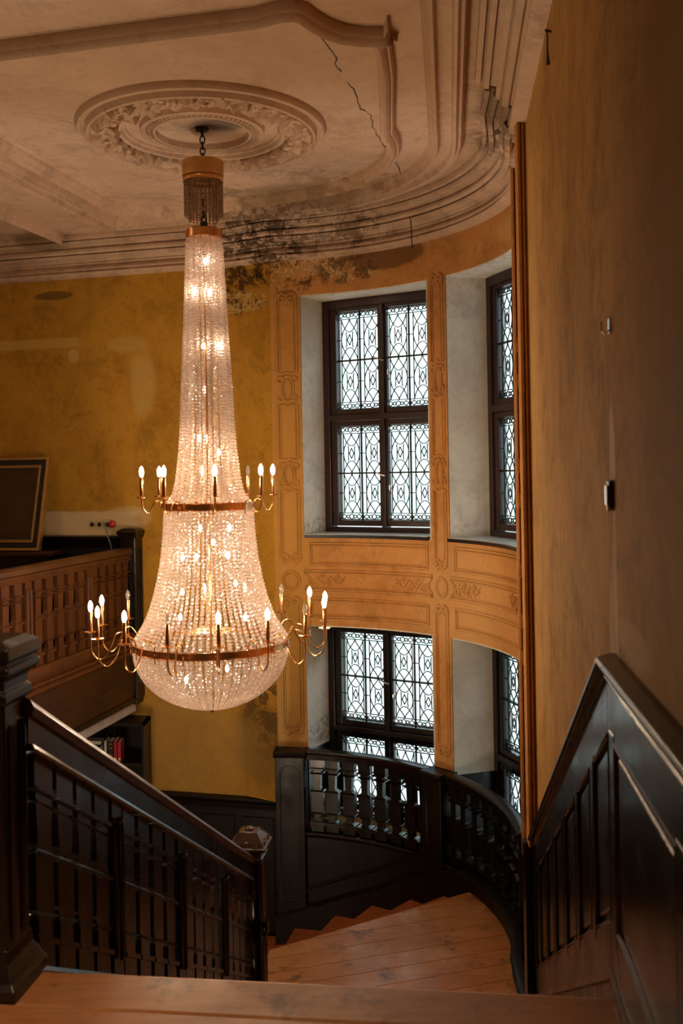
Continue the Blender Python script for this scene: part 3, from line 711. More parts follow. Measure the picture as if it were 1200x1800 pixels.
def pedestal(t0, t1, zb):
    n = 6; ped = part('pedestal', MB().sweep(arcs(t0, t1, RW, n), [(0, zb), (0, RAILZ - .05), (.17, RAILZ - .05), (.17, zb)]), M['panel'], panelling, bevel=.006)
    part('pedestal_cap', MB().sweep(arcs(t0 - .4, t1 + .4, RW, n), [(-.02, RAILZ - .06), (-.02, RAILZ), (.185, RAILZ), (.20, RAILZ - .015), (.195, RAILZ - .03), (.18, RAILZ - .06)]), M['panel'], ped)
    tm = (t0 + t1) / 2; hw = math.radians(t1 - t0) / 2 * 2.05 - .045; z1 = RAILZ - .14; z0 = max(zb + .12, LAND + .25) if t1 < 60 else zb + .25
    P = [(-hw, z0), (-hw, z1 - .05), (-hw + .03, z1 - .02), (-hw * .4, z1), (hw * .4, z1), (hw - .03, z1 - .02), (hw, z1 - .05), (hw, z0)]
    P2 = []
    for i in range(len(P)): P2 += seg(P[i], P[(i + 1) % len(P)], 3)[:-1]
    mb = MB().tube([apt(tm - math.degrees(s / 2.05), 2.052, z) for s, z in P2], .009, 5, closed=True)
    part('raised_panel', mb, M['panel'], ped, smooth=True)
pedestal(35.8, 42.1, -2.2); pedestal(77.6, 85.4, -2.75); 
def baluster_mesh(name, h, hw, mat, shear=0, dp=.026, neck=1.0):
    """flat sawn baluster with moulded rings; local x across, z up; sheared for a raking flight"""
    prof = [(0, .95), (.11, .95), (.112, 1.1), (.125, 1.14), (.14, 1.1), (.142, .85), (.155, .62), (.225, .60), (.24, .72), (.243, .95), (.262, 1.0), (.266, .92), (.28, .92),
            (.53, .92), (.535, 1.06), (.55, 1.1), (.565, .95), (.58, .70), (.60, .60), (.76, .68), (.775, .70), (.778, .92), (.79, .98), (.803, .92), (.806, .72), (.83, .72), (.845, .98), (.86, 1.03), (.865, .95), (1, .95)]
    mb = MB(); v = []
    for u, k in prof:
        if k < .8: k = min(.9, k * neck)
        d = dp * (1 if k < .96 else 1.75)
        for sx, sy in ((-1, -1), (1, -1), (1, 1), (-1, 1)): v.append((sx * hw * k, sy * d, u * h + shear * sx * hw * k))
    n = len(prof); f = [(i * 4 + j, i * 4 + (j + 1) % 4, (i + 1) * 4 + (j + 1) % 4, (i + 1) * 4 + j) for i in range(n - 1) for j in range(4)]
    mb.add(v, f + [(3, 2, 1, 0), tuple((n - 1) * 4 + j for j in range(4))]); return mesh(name, mb, mat)
bm = baluster_mesh('baluster', RAILZ - .07 - BOTZ, .066, M['dark'], dp=.03, neck=.78)
def bay_balustrade(t0, t1, ths, label):
    c = arc((t0 + t1) / 2, 2.15)
    b = empty('bay_balustrade', (c[0], c[1], BOTZ), label=label, cat='balustrade')
    part('handrail', MB().sweep(arcs(t0, t1, 2.15, 24), [(-.055, RAILZ - .03), (-.05, RAILZ - .005), (0, RAILZ + .008), (.05, RAILZ - .005), (.06, RAILZ - .02), (.055, RAILZ - .035), (.045, RAILZ - .04), (.04, RAILZ - .09), (-.045, RAILZ - .09)]), M['dark'], b, smooth=True)
    for th in ths:
        p = arc(th, 2.15); inst('baluster', bm, b, (p[0] - c[0], p[1] - c[1], 0), (0, 0, math.radians(th + 90)))
bay_balustrade(42.0, 77.7, [74.6, 70.6, 66.0, 61.5, 57.1, 52.6, 48.1, 44.0], 'dark curved balustrade under the wide leaded window, left of the plaster pier')
bay_balustrade(-6, 35.9, [33.4, 29.8, 25.0, 20.3, 15.2, 9.7, 3.8, -1.5], 'dark curved balustrade sweeping from the plaster pier to the right wall')

# ------------------------------------------------------------------ lower back wall panelling, lower floor
lwp = empty('lower_wainscot', (-1.3, backY(-1.3), LOWF), label='tall dark wooden panelling at the foot of the ochre back wall', cat='wall panelling')
Bm = BM(0)
cap_path = [(-.66, backY(-.66)), (-1.97, backY(-1.97))]
part('cap_moulding', MB().sweep(cap_path, [(0, -1.74), (.04, -1.74), (.05, -1.70), (.035, -1.685), (.06, -1.665), (.075, -1.65), (.07, -1.63), (0, -1.625)]), M['panel'], lwp, smooth=True)
for k in range(3):
    xa = -.70 - k * .40; part('panel', MB().box(xa - .36, xa - .03, -.03, -.005, -3.6, -1.82, BM(0) @ Matrix.Translation((0, 0, 0)) if False else Matrix.Identity(4)).xf(Matrix(((1, 0, 0, 0), (-.26, 1, 0, 9.86 - .26 * .67), (0, 0, 1, 0), (0, 0, 0, 1)))), M['panel'], lwp, bevel=.008)
part('back_board', MB().box(-1.97, -.66, -.012, 0, LOWF, -1.70).xf(Matrix(((1, 0, 0, 0), (-.26, 1, 0, 9.86 - .26 * .67), (0, 0, 1, 0), (0, 0, 0, 1)))), M['panel'], lwp)
tag(part('floor', MB().box(-7, 1.4, -2, 12, LOWF - .1, LOWF), M['winder']), kind='structure')

# ------------------------------------------------------------------ staircase
def xl(y): return -1.05 + .133 * (y - 3.27)          # balustrade line
def clip(poly, p, n):
    """keep side where (q-p).n >= 0"""
    out_ = []
    for i in range(len(poly)):
        a, b = poly[i], poly[(i + 1) % len(poly)]
        da = (a[0] - p[0]) * n[0] + (a[1] - p[1]) * n[1]; db = (b[0] - p[0]) * n[0] + (b[1] - p[1]) * n[1]
        if da >= 0: out_.append(a)
        if (da >= 0) != (db >= 0): u = da / (da - db); out_.append((a[0] + (b[0] - a[0]) * u, a[1] + (b[1] - a[1]) * u))
    return out_
stair = empty('staircase', (0, 5.0, LOWF), label='wooden staircase with a long straight flight, worn landing and winding steps below', cat='staircase')
N0 = Vector((-.243, 3.133)); sd = Vector((.125, .992)); sc = Vector((.992, -.125)); GO, RI = .293, 1.95 / 12
def across(k, off=0):
    p = N0 + sd * (GO * k + off)
    yl = p.y + sc.y * ((xl(p.y) - p.x) / sc.x); yr = p.y + sc.y * ((rwx(p.y) - p.x) / sc.x)
    return (xl(yl), yl), (rwx(yr) + .01, yr)
for k in range(1, 12):
    a, b = across(k - 1, -.02); c, d = across(k, .02)
    part('tread', MB().prism([a, b, d, c], -RI * k - .035, -RI * k), M['tread'], stair, bevel=.008)
for k in range(0, 12):
    a, b = across(k, -.02); c, d = across(k, 0)
    part('riser', MB().prism([a, b, d, c], -RI * (k + 1), -RI * k - .036), M['darkred'], stair)
# landing boards
lp = [(xl(6.3), 6.33), (rwx(6.0) , 6.28), (1.235, 6.6)] + arcs(-17, 24.8, 2.09, 14)[3:] + [(.973, 8.343), (-.60, 7.409)]
bd_ = Vector((.958, .287)); bnrm = Vector((-.287, .958)); P0 = Vector((-.6, 6.2))
wdt = .205
for k in range(-4, 14):
    q0 = P0 + bnrm * (k * wdt); q1 = P0 + bnrm * ((k + 1) * wdt - .004)
    pg = clip(clip(lp, q0, bnrm), q1, -bnrm)
    if len(pg) >= 3: part('landing_board', MB().prism(pg, LAND - .05, LAND), M['tread'], stair, bevel=.002)
part('landing_subfloor', MB().prism(lp, LAND - .25, LAND - .052), M['darkred'], stair)
# nosing along the landing edge
# winders
O = [(.973, 8.343), (.759, 8.63), (.51, 8.948), (.204, 9.251), (-.133, 9.427), (-.514, 9.585), (-.85, 9.62), (-1.25, 9.65)]
I = [(-.575, 7.424), (-.60, 7.56), (-.64, 7.68), (-.70, 7.78), (-.78, 7.86), (-.88, 7.92), (-1.0, 7.95), (-1.15, 7.96)]
for k in range(7):
    z = LAND - RI * (k + 1); a, b, c, d = I[k], O[k], O[k + 1], I[k + 1]
    def ext(p, q, s=.12):
        v = Vector(q) - Vector(p); v.normalize(); return tuple(Vector(q) + v * s)
    part('winder_tread', MB().prism([d, a, ext(a, b), ext(d, c)], z - .04, z), M['winder'], stair, bevel=.008)
    v = (Vector(b) - Vector(a)).normalized(); nn_ = Vector((-v.y, v.x)) * .02
    part('riser', MB().prism([a, ext(a, b, .12), tuple(Vector(ext(a, b, .12)) - nn_), tuple(Vector(a) - nn_)], z, z + RI - .04), M['darkred'], stair)
# upper floor boards
uf = empty('floor', (-2, .5, -.3), kind='structure')
edge = [(-6.9, 3.133 + .126 * 6.66), (rwx(3.04) + .01, 3.04 - .02), (rwx(-2) + .01, -2), (-6.9, -2)]
e0 = Vector((-.243, 3.133)); en = Vector((-.125, -.992))
for k in range(20):
    q0 = e0 + en * (k * .215); q1 = e0 + en * ((k + 1) * .215 - .005)
    pg = clip(clip([(-6.9, 5), (1.2, 5), (1.2, -2), (-6.9, -2)], q0, en), q1, -en)
    pg = clip(pg, (rwx(0) + .005, 0), (-1, .1086)) if pg else pg
    if len(pg) >= 3: part('floor_board', MB().prism(pg, -.04, 0), M['floor'], uf, bevel=.012 if k == 0 else .002)
part('floor_slab', MB().prism([(-6.9, 3.95), (rwx(3) + .005, 3.0), (rwx(-2) + .005, -2), (-6.9, -2)], -.3, -.045), M['darkred'], uf)
# raking balustrade
AY0, AY1 = 3.27, 6.36; slope = -RI / GO; al = math.hypot(1, .133)
def nz(y): return slope * ((y - 3.13) * .992)              # nosing line height
bal = empty('stair_balustrade', (xl(4.8), 4.8, nz(4.8)), label='dark raking balustrade of flat boards beside the stair flight, between two newel posts', cat='balustrade')
BO = wpos(bal); ra = math.atan2(1, .133)
Mrot = Matrix.Rotation(ra, 4, 'Z')
sl = slope * .992 * math.cos(math.atan(.133))              # slope per metre along the rail in plan
def rake(name, prof, y0, y1, mat, **kw):
    pts = [(xl(y), y) for y in (y0, y1)]
    return part(name, MB().sweep(pts, prof, zs=[nz(y0), nz(y1)]), mat, bal, smooth=True, **kw)
HR = .93
rake('handrail', [(-.045, HR - .05), (.045, HR - .05), (.05, HR - .02), (.04, HR), (.015, HR + .015), (-.015, HR + .015), (-.04, HR), (-.05, HR - .02)], AY0 - .05, AY1, M['rail'])
rake('handrail_base', [(-.03, HR - .14), (.03, HR - .14), (.032, HR - .05), (-.032, HR - .05)], AY0 - .05, AY1, M['darkred'])
rake('rail_moulding', [(-.046, HR - .165), (.046, HR - .165), (.052, HR - .155), (.046, HR - .142), (-.046, HR - .142), (-.052, HR - .155)], AY0 - .05, AY1, M['dark'])
rake('string', [(-.05, -.30), (.05, -.30), (.05, .045), (-.05, .045)], AY0 - .05, AY1, M['dark'])
rake('string_moulding', [(-.06, .045), (.06, .045), (.062, .06), (.05, .075), (-.05, .075), (-.062, .06)], AY0 - .05, AY1, M['dark'])
BH = HR - .165 - .075
sbm = baluster_mesh('baluster', BH, .073, M['darkred'], shear=sl, dp=.018, neck=1.2)
def post_mesh(h, hw, mat, shear=0, dp=.035, flutes=2):
    mb = MB(); v = []
    def bx(xa, xb, ya, yb, za, zb):
        mb.add([(x, y, z + shear * x) for z in (za, zb) for y in (ya, yb) for x in (xa, xb)], [(0, 2, 3, 1), (4, 5, 7, 6), (0, 1, 5, 4), (2, 6, 7, 3), (0, 4, 6, 2), (1, 3, 7, 5)])
    bx(-hw, hw, -dp + .012, dp - .012, 0, h)
    for sy in (-1, 1):
        for x in (-.6, .6):
            P = [(x * hw, sy * (dp - .012), .10 * h), (x * hw, sy * (dp - .008), .12 * h), (x * hw, sy * (dp - .008), .88 * h), (x * hw, sy * (dp - .012), .90 * h)]
            mb.tube([(p[0], p[1], p[2] + shear * p[0]) for p in P], hw * .26, 8)
        mb.lathe([(.001, -.012), (hw * .5, -.008), (hw * .6, 0), (hw * .5, .008), (.001, .012)], (0, sy * (dp - .01), .90 * h), 10)
    return mesh('post', mb, mat)
pm = post_mesh(BH, .052, M['dark'], shear=sl)
posts = [4.01, 4.86, 5.66]
def rail_obj(me, name, y): inst(name, me, bal, (xl(y) - BO.x, y - BO.y, nz(y) + .075 - BO.z), (0, 0, ra))
for y in posts: rail_obj(pm, 'fluted_post', y)
bays = [(3.25, posts[0]), (posts[0], posts[1]), (posts[1], posts[2]), (posts[2], 6.36)]
for i, (a, b) in enumerate(bays):
    a_ = a + (.06 if i else .02); b_ = b - .06 if i < 3 else b - .02
    for k in range(4): rail_obj(sbm, 'baluster', a_ + (b_ - a_) * (k + .5) / 4)
# newels
def newel(cx, cy, z0, h, carved):
    nw = part('newel_post', MB().box(-.085, .085, -.085, .085, z0, z0 + h - .10).xf(Matrix.Translation((cx, cy, 0)) @ Matrix.Rotation(math.radians(-7), 4, 'Z')), M['dark'], bal, bevel=.012)
    R7 = Matrix.Translation((cx, cy, 0)) @ Matrix.Rotation(math.radians(-7), 4, 'Z')
    def sq(prof, nm, mat, bev=.004):
        mb = MB(); v = [(sx * r, sy * r, z) for r, z in prof for sx, sy in ((-1, -1), (1, -1), (1, 1), (-1, 1))]; n = len(prof)
        mb.add(v, [(i * 4 + j, i * 4 + (j + 1) % 4, (i + 1) * 4 + (j + 1) % 4, (i + 1) * 4 + j) for i in range(n - 1) for j in range(4)] + [(3, 2, 1, 0), tuple((n - 1) * 4 + j for j in range(4))])
        return part(nm, mb.xf(R7), mat, nw, bevel=bev)
    zt = z0 + h
    sq([(.125, z0), (.125, z0 + .03), (.112, z0 + .05), (.09, z0 + .10), (.087, z0 + .14)] if not carved else [(.088, z0), (.088, z0 + .02)], 'newel_base', M['dark'])
    for sx, sy in ((0, -1), (1, 0), (0, 1), (-1, 0)):
        mb = MB()
        for o_ in (-.034, .034) if not carved else (-.04, 0, .04):
            px, py = (o_, sy * .086) if sx == 0 else (sx * .086, o_)
            rr = .016 if not carved else .010
            for za, zb in (((z0 + .16, zt - .28),) if not carved else ((z0 + .14, z0 + h * .44), (z0 + h * .56, zt - .22))):
                mb.tube([(px * .93, py * .93, za), (px, py, za + .015), (px, py, zb - .015), (px * .93, py * .93, zb)], rr, 8)
        part('newel_moulding', mb.xf(R7), M['dark'] if not carved else M['carve'], nw, smooth=True)
    if not carved:
        sq([(.087, zt - .21), (.098, zt - .195), (.098, zt - .17), (.086, zt - .16), (.09, zt - .13), (.118, zt - .105), (.118, zt - .085), (.108, zt - .08), (.108, zt - .07), (.122, zt - .06), (.118, zt - .025), (.085, zt - .005), (.03, zt + .0)], 'newel_cap', M['dark'], .008)
    else:
        sq([(.087, zt - .20), (.10, zt - .19), (.10, zt - .175), (.088, zt - .165), (.09, zt - .13), (.125, zt - .115), (.125, zt - .10), (.112, zt - .095), (.10, zt - .07), (.055, zt - .015), (.03, zt - .01)], 'newel_cap', M['carve'])
        mb = MB()
        for q in range(4):
            Rq = Matrix.Rotation(q * PI / 2, 4, 'Z')
            for s in (-1, 1):
                for rr, tt in ((.055, 0), (.036, .3)):
                    P = []
                    for i in range(9):
                        u = i / 8 * PI / 2; xx = s * rr * math.cos(u) * 1.2; hh = math.sin(u) * rr
                        P.append((xx, -(.112 - hh * .95), zt - .092 + hh * .95))
                    mb.tube([tuple(Rq @ Vector(p)) for p in P], .0085, 6)
                mb.tube([tuple(Rq @ Vector((s * (.10 - .045 * u), -(.108 - .05 * u), zt - .088 + .07 * u))) for u in (0, .3, .6, 1)], .006, 5)
            mb.lathe([(.001, .01), (.012, .005), (.01, -.005)], tuple(Rq @ Vector((0, -.095, zt - .07))), 6)
        mb.lathe([(.03, -.015), (.032, -.004), (.02, .006), (.004, .01)], (0, 0, zt), 12)
        part('carved_relief', mb.xf(R7), M['carve'], nw, smooth=True)
        # carved drop on the side face
        mb = MB()
        for s in (-1, 1): mb.tube([(.09, s * .0, z0 + h * .44), (.105, s * .025, z0 + h * .47), (.11, s * .03, z0 + h * .51), (.10, s * .008, z0 + h * .55)], [.006, .012, .012, .005], 6)
        mb.lathe([(.004, -.03), (.02, -.01), (.02, .01), (.006, .03)], (.10, 0, z0 + h * .5), 8)
        part('carved_drop', mb.xf(R7), M['carve'], nw, smooth=True)
newel(-1.128, 3.16, 0, 1.10, False); newel(-.635, 6.44, LAND, 1.26, True)
nb = part('newel_drop', MB().box(-.07, .07, -.07, .07, LAND - .6, LAND).xf(Matrix.Translation((-.635, 6.44, 0)) @ Matrix.Rotation(math.radians(-7), 4, 'Z')), M['dark'], bal, bevel=.01)
part('landing_fascia', MB().prism([(-.60, 6.5), (-.55, 6.5), (-.53, 7.44), (-.60, 7.41)], LAND - .35, LAND - .003), M['dark'], stair)
part('flight_soffit', MB().add([(xl(3.2), 3.2, -.32), (rwx(3.2), 3.2, -.32), (rwx(6.35), 6.35, -2.25), (xl(6.35), 6.35, -2.25), (xl(3.2), 3.2, -.36), (rwx(3.2), 3.2, -.36), (rwx(6.35), 6.35, -2.29), (xl(6.35), 6.35, -2.29)],
     [(0, 1, 2, 3), (7, 6, 5, 4), (0, 4, 5, 1), (1, 5, 6, 2), (2, 6, 7, 3), (3, 7, 4, 0)]), M['offwhite'], stair)

# ------------------------------------------------------------------ right wall wainscot (in the wall plane)
wn = empty('stair_wainscot', (rwx(4), 4, nz(4)), label='dark panelled wainscot on the right wall raking down beside the flight', cat='wall panelling')
YK = 3.0; CH = 1.03
def wz(y): return 0 if y <= YK else slope * .994 * (y - YK)
def WP(y, z, d): return (rwx(y) - d * .994, y + d * .108 * -1, z)     # d = distance out of the wall
def wall_prism(poly, d0, d1):
    """poly of (y, z) in the wall plane, between distances d0 and d1 from it"""
    mb = MB(); n = len(poly); v = [WP(y, z, d0) for y, z in poly] + [WP(y, z, d1) for y, z in poly]
    return mb.add(v, [tuple(range(n)), tuple(range(2 * n - 1, n - 1, -1))] + [(i, n + i, n + (i + 1) % n, (i + 1) % n) for i in range(n)])
YE = 5.98
part('end_panel', MB().box(1.06, 1.25, 5.965, 6.06, -2.6, -.645), M['dark'], wn, bevel=.004)
lo = lambda y, h: wz(y) + h
part('back_board', wall_prism([(1.2, -.05), (YK, -.05), (YK, 1.0), (1.2, 1.0)], -.02, .012), M['dark'], wn)
part('back_board', wall_prism([(YK, -.05), (YE, lo(YE, -.35)), (YE, lo(YE, 1.0)), (YK, 1.0)], -.02, .012), M['dark'], wn)
def wcap(y0, y1):
    prof = [(0, .955), (.03, .955), (.038, .97), (.03, .98), (.035, .995), (.055, 1.0), (.062, 1.015), (.06, 1.03), (.02, 1.04), (0, 1.04)]
    return [WP(y, wz(y) + z, d) for y in (y0, y1) for d, z in prof], len(prof)
for y0, y1 in ((1.2, YK), (YK, YE)):
    v, n = wcap(y0, y1); part('cap_moulding', MB().add(v, [(k, (k + 1) % n, n + (k + 1) % n, n + k) for k in range(n)] + [tuple(range(n - 1, -1, -1)), tuple(range(n, 2 * n))]), M['dark'], wn, bevel=.002)
def band_(y0, y1, h0, h1, d=.028): return wall_prism([(y0, lo(y0, h0)), (y1, lo(y1, h0)), (y1, lo(y1, h1)), (y0, lo(y0, h1))], 0, d)
for y0, y1 in ((1.2, YK), (YK, YE)):
    part('top_rail', band_(y0, y1, .80, .955), M['dark'], wn, bevel=.004)
    part('bottom_rail', band_(y0, y1, .08 if y0 == YK else .0, .24, .028), M['darkred'], wn, bevel=.004)
    part('skirting_moulding', band_(y0, y1, .06, .085, .036), M['rail'], wn, bevel=.003)
st_y = [1.35, 2.05, 2.93, 3.36, 3.80, 4.25, 4.70, 5.14, 5.56, 5.93]
for y in st_y:
    a, b = y - .045, y + .045
    part('stile', wall_prism([(a, lo(a, .2)), (b, lo(b, .2)), (b, lo(b, .82)), (a, lo(a, .82))], 0, .03), M['dark'], wn, bevel=.004)
for y0, y1 in zip(st_y, st_y[1:]):
    a, b = y0 + .075, y1 - .075
    if a < YK < b: continue
    part('panel', wall_prism([(a, lo(a, .27)), (b, lo(b, .27)), (b, lo(b, .77)), (a, lo(a, .77))], 0, .022), M['dark'], wn, bevel=.012)
    a, b = y0 + .047, y1 - .047
    P = [(a, lo(a, .245)), (b, lo(b, .245)), (b, lo(b, .795)), (a, lo(a, .795))]
    part('panel_moulding', MB().tube([WP(y, z, .022) for y, z in P], .011, 6, closed=True), M['rail'] if y0 < YK - .1 else M['dark'], wn, smooth=False)  # near mouldings use orange handrail wood to imitate warm highlights on their edges

# ------------------------------------------------------------------ gallery
GD = Vector((-.236, -1)).normalized(); GA = math.atan2(GD.y, GD.x)
def gp(t): return (-2.16 + GD.x * t, 10.13 + GD.y * t)      # t metres from the corner post toward the camera
GZ = 0.0
# floor of the gallery
gfl = [gp(0.0), gp(7.3), (-6.9, 3.0), (-6.9, backY(-6.9)), (-2.2, backY(-2.2))]
gf = part('floor', MB().prism(gfl, -.12, 0), M['dark'], kind='structure')
gal = empty('gallery_balustrade', (*gp(2.5), -.69), label='red-brown gallery balustrade with broad fascia ending at the back wall', cat='balustrade')
GOo = wpos(gal)
gpath = [gp(7.2), gp(0.0)]
def gsweep(nm, prof, mat, **k): return part(nm, MB().sweep(gpath, prof), mat, gal, smooth=True, **k)
gsweep('handrail', [(-.06, .815), (-.055, .85), (-.03, .872), (.03, .872), (.055, .85), (.06, .815), (.04, .80), (-.04, .80)], M['rail'])
gsweep('handrail_base', [(-.045, .80), (.045, .80), (.035, .77), (.045, .755), (.035, .74), (-.035, .74), (-.045, .755), (-.035, .77)], M['gallery'])
gsweep('bottom_rail', [(-.06, .02), (.04, .02), (.04, -.10), (-.06, -.10), (-.075, -.02), (-.07, .01)], M['gallery'])
gsweep('fascia_moulding', [(-.05, -.10), (-.095, -.105), (-.105, -.12), (-.09, -.135), (-.115, -.15), (-.12, -.17), (-.10, -.18), (-.085, -.20), (-.06, -.215), (0, -.215), (0, -.10)], M['gallery'])
gsweep('fascia_board', [(-.055, -.21), (-.055, -.44), (.02, -.44), (.02, -.21)], M['fascia'])
gsweep('fascia_board', [(-.052, -.443), (-.052, -.64), (.02, -.64), (.02, -.443)], M['fascia'])
gsweep('fascia_edge', [(-.065, -.64), (-.065, -.69), (.02, -.69), (.02, -.64)], M['dark'])
gsweep('plaster_edge', [(-.03, -.69), (-.03, -.795), (.3, -.795), (.3, -.69)], M['offwhite'])
part('soffit', MB().prism([gp(0), gp(7.3), (-6.9, 3.0), (-6.9, backY(-6.9)), (-2.2, backY(-2.2))], -.79, -.70), M['offwhite'], gf)
gbm = baluster_mesh('baluster', .72, .060, M['gallery'], dp=.022, neck=1.1)
gpm = post_mesh(.72, .05, M['gallery'])
def gput(me, nm, t): p = gp(t); inst(nm, me, gal, (p[0] - GOo.x, p[1] - GOo.y, .02 - GOo.z), (0, 0, GA))
for j in range(6):
    t = .93 + j * 1.05
    gput(gpm, 'fluted_post', t)
    for k in range(5): gput(gbm, 'baluster', t - .93 + .10 + (k + .35) * .166 if j == 0 else t - 1.05 + .06 + (k + .5) * .186)
# corner post against the back wall
cpos = gp(-.02)
Rg = Matrix.Translation((cpos[0], cpos[1], 0)) @ Matrix.Rotation(GA + PI / 2, 4, 'Z')
cpst = part('corner_post', MB().box(-.085, .085, -.09, .09, -.66, .99).xf(Rg), M['dark'], gal, bevel=.01)
mb = MB(); v = [(sx * r, sy * r, z) for r, z in ((.085, .96), (.10, .97), (.10, 1.0), (.11, 1.01), (.11, 1.035), (.07, 1.06), (.02, 1.07)) for sx, sy in ((-1, -1), (1, -1), (1, 1), (-1, 1))]
mb.add(v, [(i * 4 + j, i * 4 + (j + 1) % 4, (i + 1) * 4 + (j + 1) % 4, (i + 1) * 4 + j) for i in range(6) for j in range(4)] + [(3, 2, 1, 0), (24, 25, 26, 27)])
part('post_cap', mb.xf(Rg), M['dark'], cpst, bevel=.004)
part('post_foot', MB().lathe([(.02, -.74), (.07, -.72), (.085, -.68), (.08, -.655)], (0, 0, 0), 4, Rg @ Matrix.Rotation(PI / 4, 4, 'Z') @ Matrix.Scale(1.3, 4)) if False else MB().box(-.075, .075, -.08, .08, -.72, -.655).xf(Rg), M['dark'], cpst, bevel=.015)
mb = MB()
for s in (-.03, .03): mb.tube([tuple(Rg @ Vector((s, -.09, z))) for z in (-.5, .85)], .012, 6)
for s in (-.03, .03): mb.tube([tuple(Rg @ Vector((.086, s, z))) for z in (-.5, .85)], .012, 6)
part('post_moulding', mb, M['dark'], cpst, smooth=True)
# gallery wainscot on the back wall
SH = Matrix(((1, 0, 0, 0), (-.26, 1, 0, 9.86 - .26 * .67), (0, 0, 1, 0), (0, 0, 0, 1)))
gw = empty('gallery_wainscot', (-3.2, backY(-3.2), 0), label='low black wainscot with a moulded cap behind the gallery railing', cat='wall panelling')
part('back_board', MB().box(-6.8, -2.22, -.03, 0, 0, .93).xf(SH), M['black'], gw)
part('cap_moulding', MB().sweep([(-2.22, backY(-2.22)), (-6.8, backY(-6.8))], [(0, .86), (.035, .86), (.04, .88), (.03, .89), (.05, .94), (.07, .95), (.07, .975), (0, .985)]), M['dark'], gw, smooth=True)
# sideboard with the framed picture leaning on the wall
sb = empty('sideboard', (-3.75, backY(-3.75) - .25, 0), label='low dark wooden sideboard on the gallery under the leaning picture frame', cat='sideboard')
part('body', MB().box(-4.6, -2.95, -.46, -.085, .06, .80).xf(SH), M['dark'], sb, bevel=.004)
part('top', MB().box(-4.63, -2.90, -.49, -.08, .80, .84).xf(SH), M['fascia'], sb, bevel=.008)
for k in range(3): part('door', MB().box(-4.55 + k * .54, -4.05 + k * .54, -.475, -.46, .12, .76).xf(SH), M['dark'], sb, bevel=.004)
part('plinth', MB().box(-4.58, -2.97, -.44, -.10, 0, .06).xf(SH), M['black'], sb)
def picture():
    W_, H_ = .86, .985
    base = Vector((-3.075, backY(-3.075) - .36, .842))
    tilt = math.radians(-13.5)
    Mp = Matrix.Translation(base) @ Matrix.Rotation(math.atan2(bt.y, bt.x) , 4, 'Z') @ Matrix.Rotation(tilt, 4, 'X') @ Matrix.Translation((-W_, 0, 0))
    pf = empty('picture_frame', tuple(base), label='framed dark picture with black and gilt frame leaning against the ochre wall', cat='picture')
    def fr(nm, a, b, y0, y1, mat, bev=.004):
        mb = MB(); mb.box(a, b, y0, y1, a, H_ - a, Mp).box(W_ - b, W_ - a, y0, y1, a, H_ - a, Mp).box(b, W_ - b, y0, y1, a, b, Mp).box(b, W_ - b, y0, y1, H_ - b, H_ - a, Mp)
        return part(nm, mb, mat, pf, bevel=bev)
    fr('outer_frame', 0, .03, -.035, .02, M['gold']); fr('black_band', .03, .085, -.02, .015, M['black']); fr('inner_frame', .085, .10, -.032, .012, M['gold'], .003)
    mb = MB()
    n = 40
    for k in range(n):
        u = .10 + (W_ - .2) * (k + .5) / n; 
        for zz in (.108, H_ - .108): mb.lathe([(.002, -.008), (.009, -.003), (.009, .004), (.002, .008)], (0, 0, 0), 5, Mp @ Matrix.Translation((u, -.026, zz)))
        u = .10 + (H_ - .2) * (k + .5) / n
        for xx in (.108, W_ - .108): mb.lathe([(.002, -.008), (.009, -.003), (.009, .004), (.002, .008)], (0, 0, 0), 5, Mp @ Matrix.Translation((xx, -.026, u)))
    part('gilt_beading', mb, M['gold'], pf, smooth=True, kind='stuff')
    part('canvas', MB().box(.10, W_ - .10, -.012, .01, .10, H_ - .10, Mp), M['canvas'], pf)
picture()
# sockets, plug, cable
def wallbox(x0, x1, y0, y1, z0, z1): return MB().box(x0, x1, y0, y1, z0, z1).xf(SH)
sk = empty('wall_socket', (-2.52, backY(-2.52), 1.04), label='ivory triple wall socket above the black wainscot, red plug in its right outlet', cat='socket')
for k, x in enumerate((-2.60, -2.52, -2.43)):
    o_ = part('socket_plate', wallbox(x - .038, x + .038, -.014, 0, 1.055, 1.135) if k < 2 else wallbox(x - .038, x + .038, -.03, 0, 1.07, 1.15), M['socket'], sk, bevel=.004)
    part('socket_insert', MB().lathe([(.024, -.003), (.024, .003)], (0, 0, 0), 16, Matrix.Translation((x, backY(x) - (.015 if k < 2 else .031), 1.095)) @ Matrix.Rotation(math.atan2(bt.y, bt.x), 4, 'Z') @ Matrix.Rotation(PI / 2, 4, 'X')), M['fascia'], o_)
tag(part('red_plug', MB().lathe([(.03, 0), (.038, .01), (.036, .04), (.02, .055), (.012, .06)], (0, 0, 0), 12, Matrix.Translation((-2.37, backY(-2.37) - .002, 1.10)) @ Matrix.Rotation(math.atan2(bt.y, bt.x), 4, 'Z') @ Matrix.Rotation(PI / 2, 4, 'X')), M['red'], smooth=True), 'red round plug in the right outlet of the wall socket', 'plug')
cb = empty('power_cable', (-2.42, backY(-2.42) - .07, .9), label='thin black power cable hanging from the socket beside the corner post', cat='cable')
yb = backY(-2.42)
part('cable_plug', MB().lathe([(.016, 0), (.02, .01), (.016, .04), (.007, .05)], (0, 0, 0), 10, Matrix.Translation((-2.43, yb - .032, 1.095)) @ Matrix.Rotation(PI / 2, 4, 'X')), M['black'], cb, smooth=True)
part('cord', MB().tube([(-2.43, yb - .08, 1.095), (-2.425, yb - .10, 1.05), (-2.41, yb - .10, .98), (-2.385, yb - .09, .9), (-2.365, yb - .09, .80), (-2.36, yb - .09, .02)], .007, 6), M['cable'], cb, smooth=True)

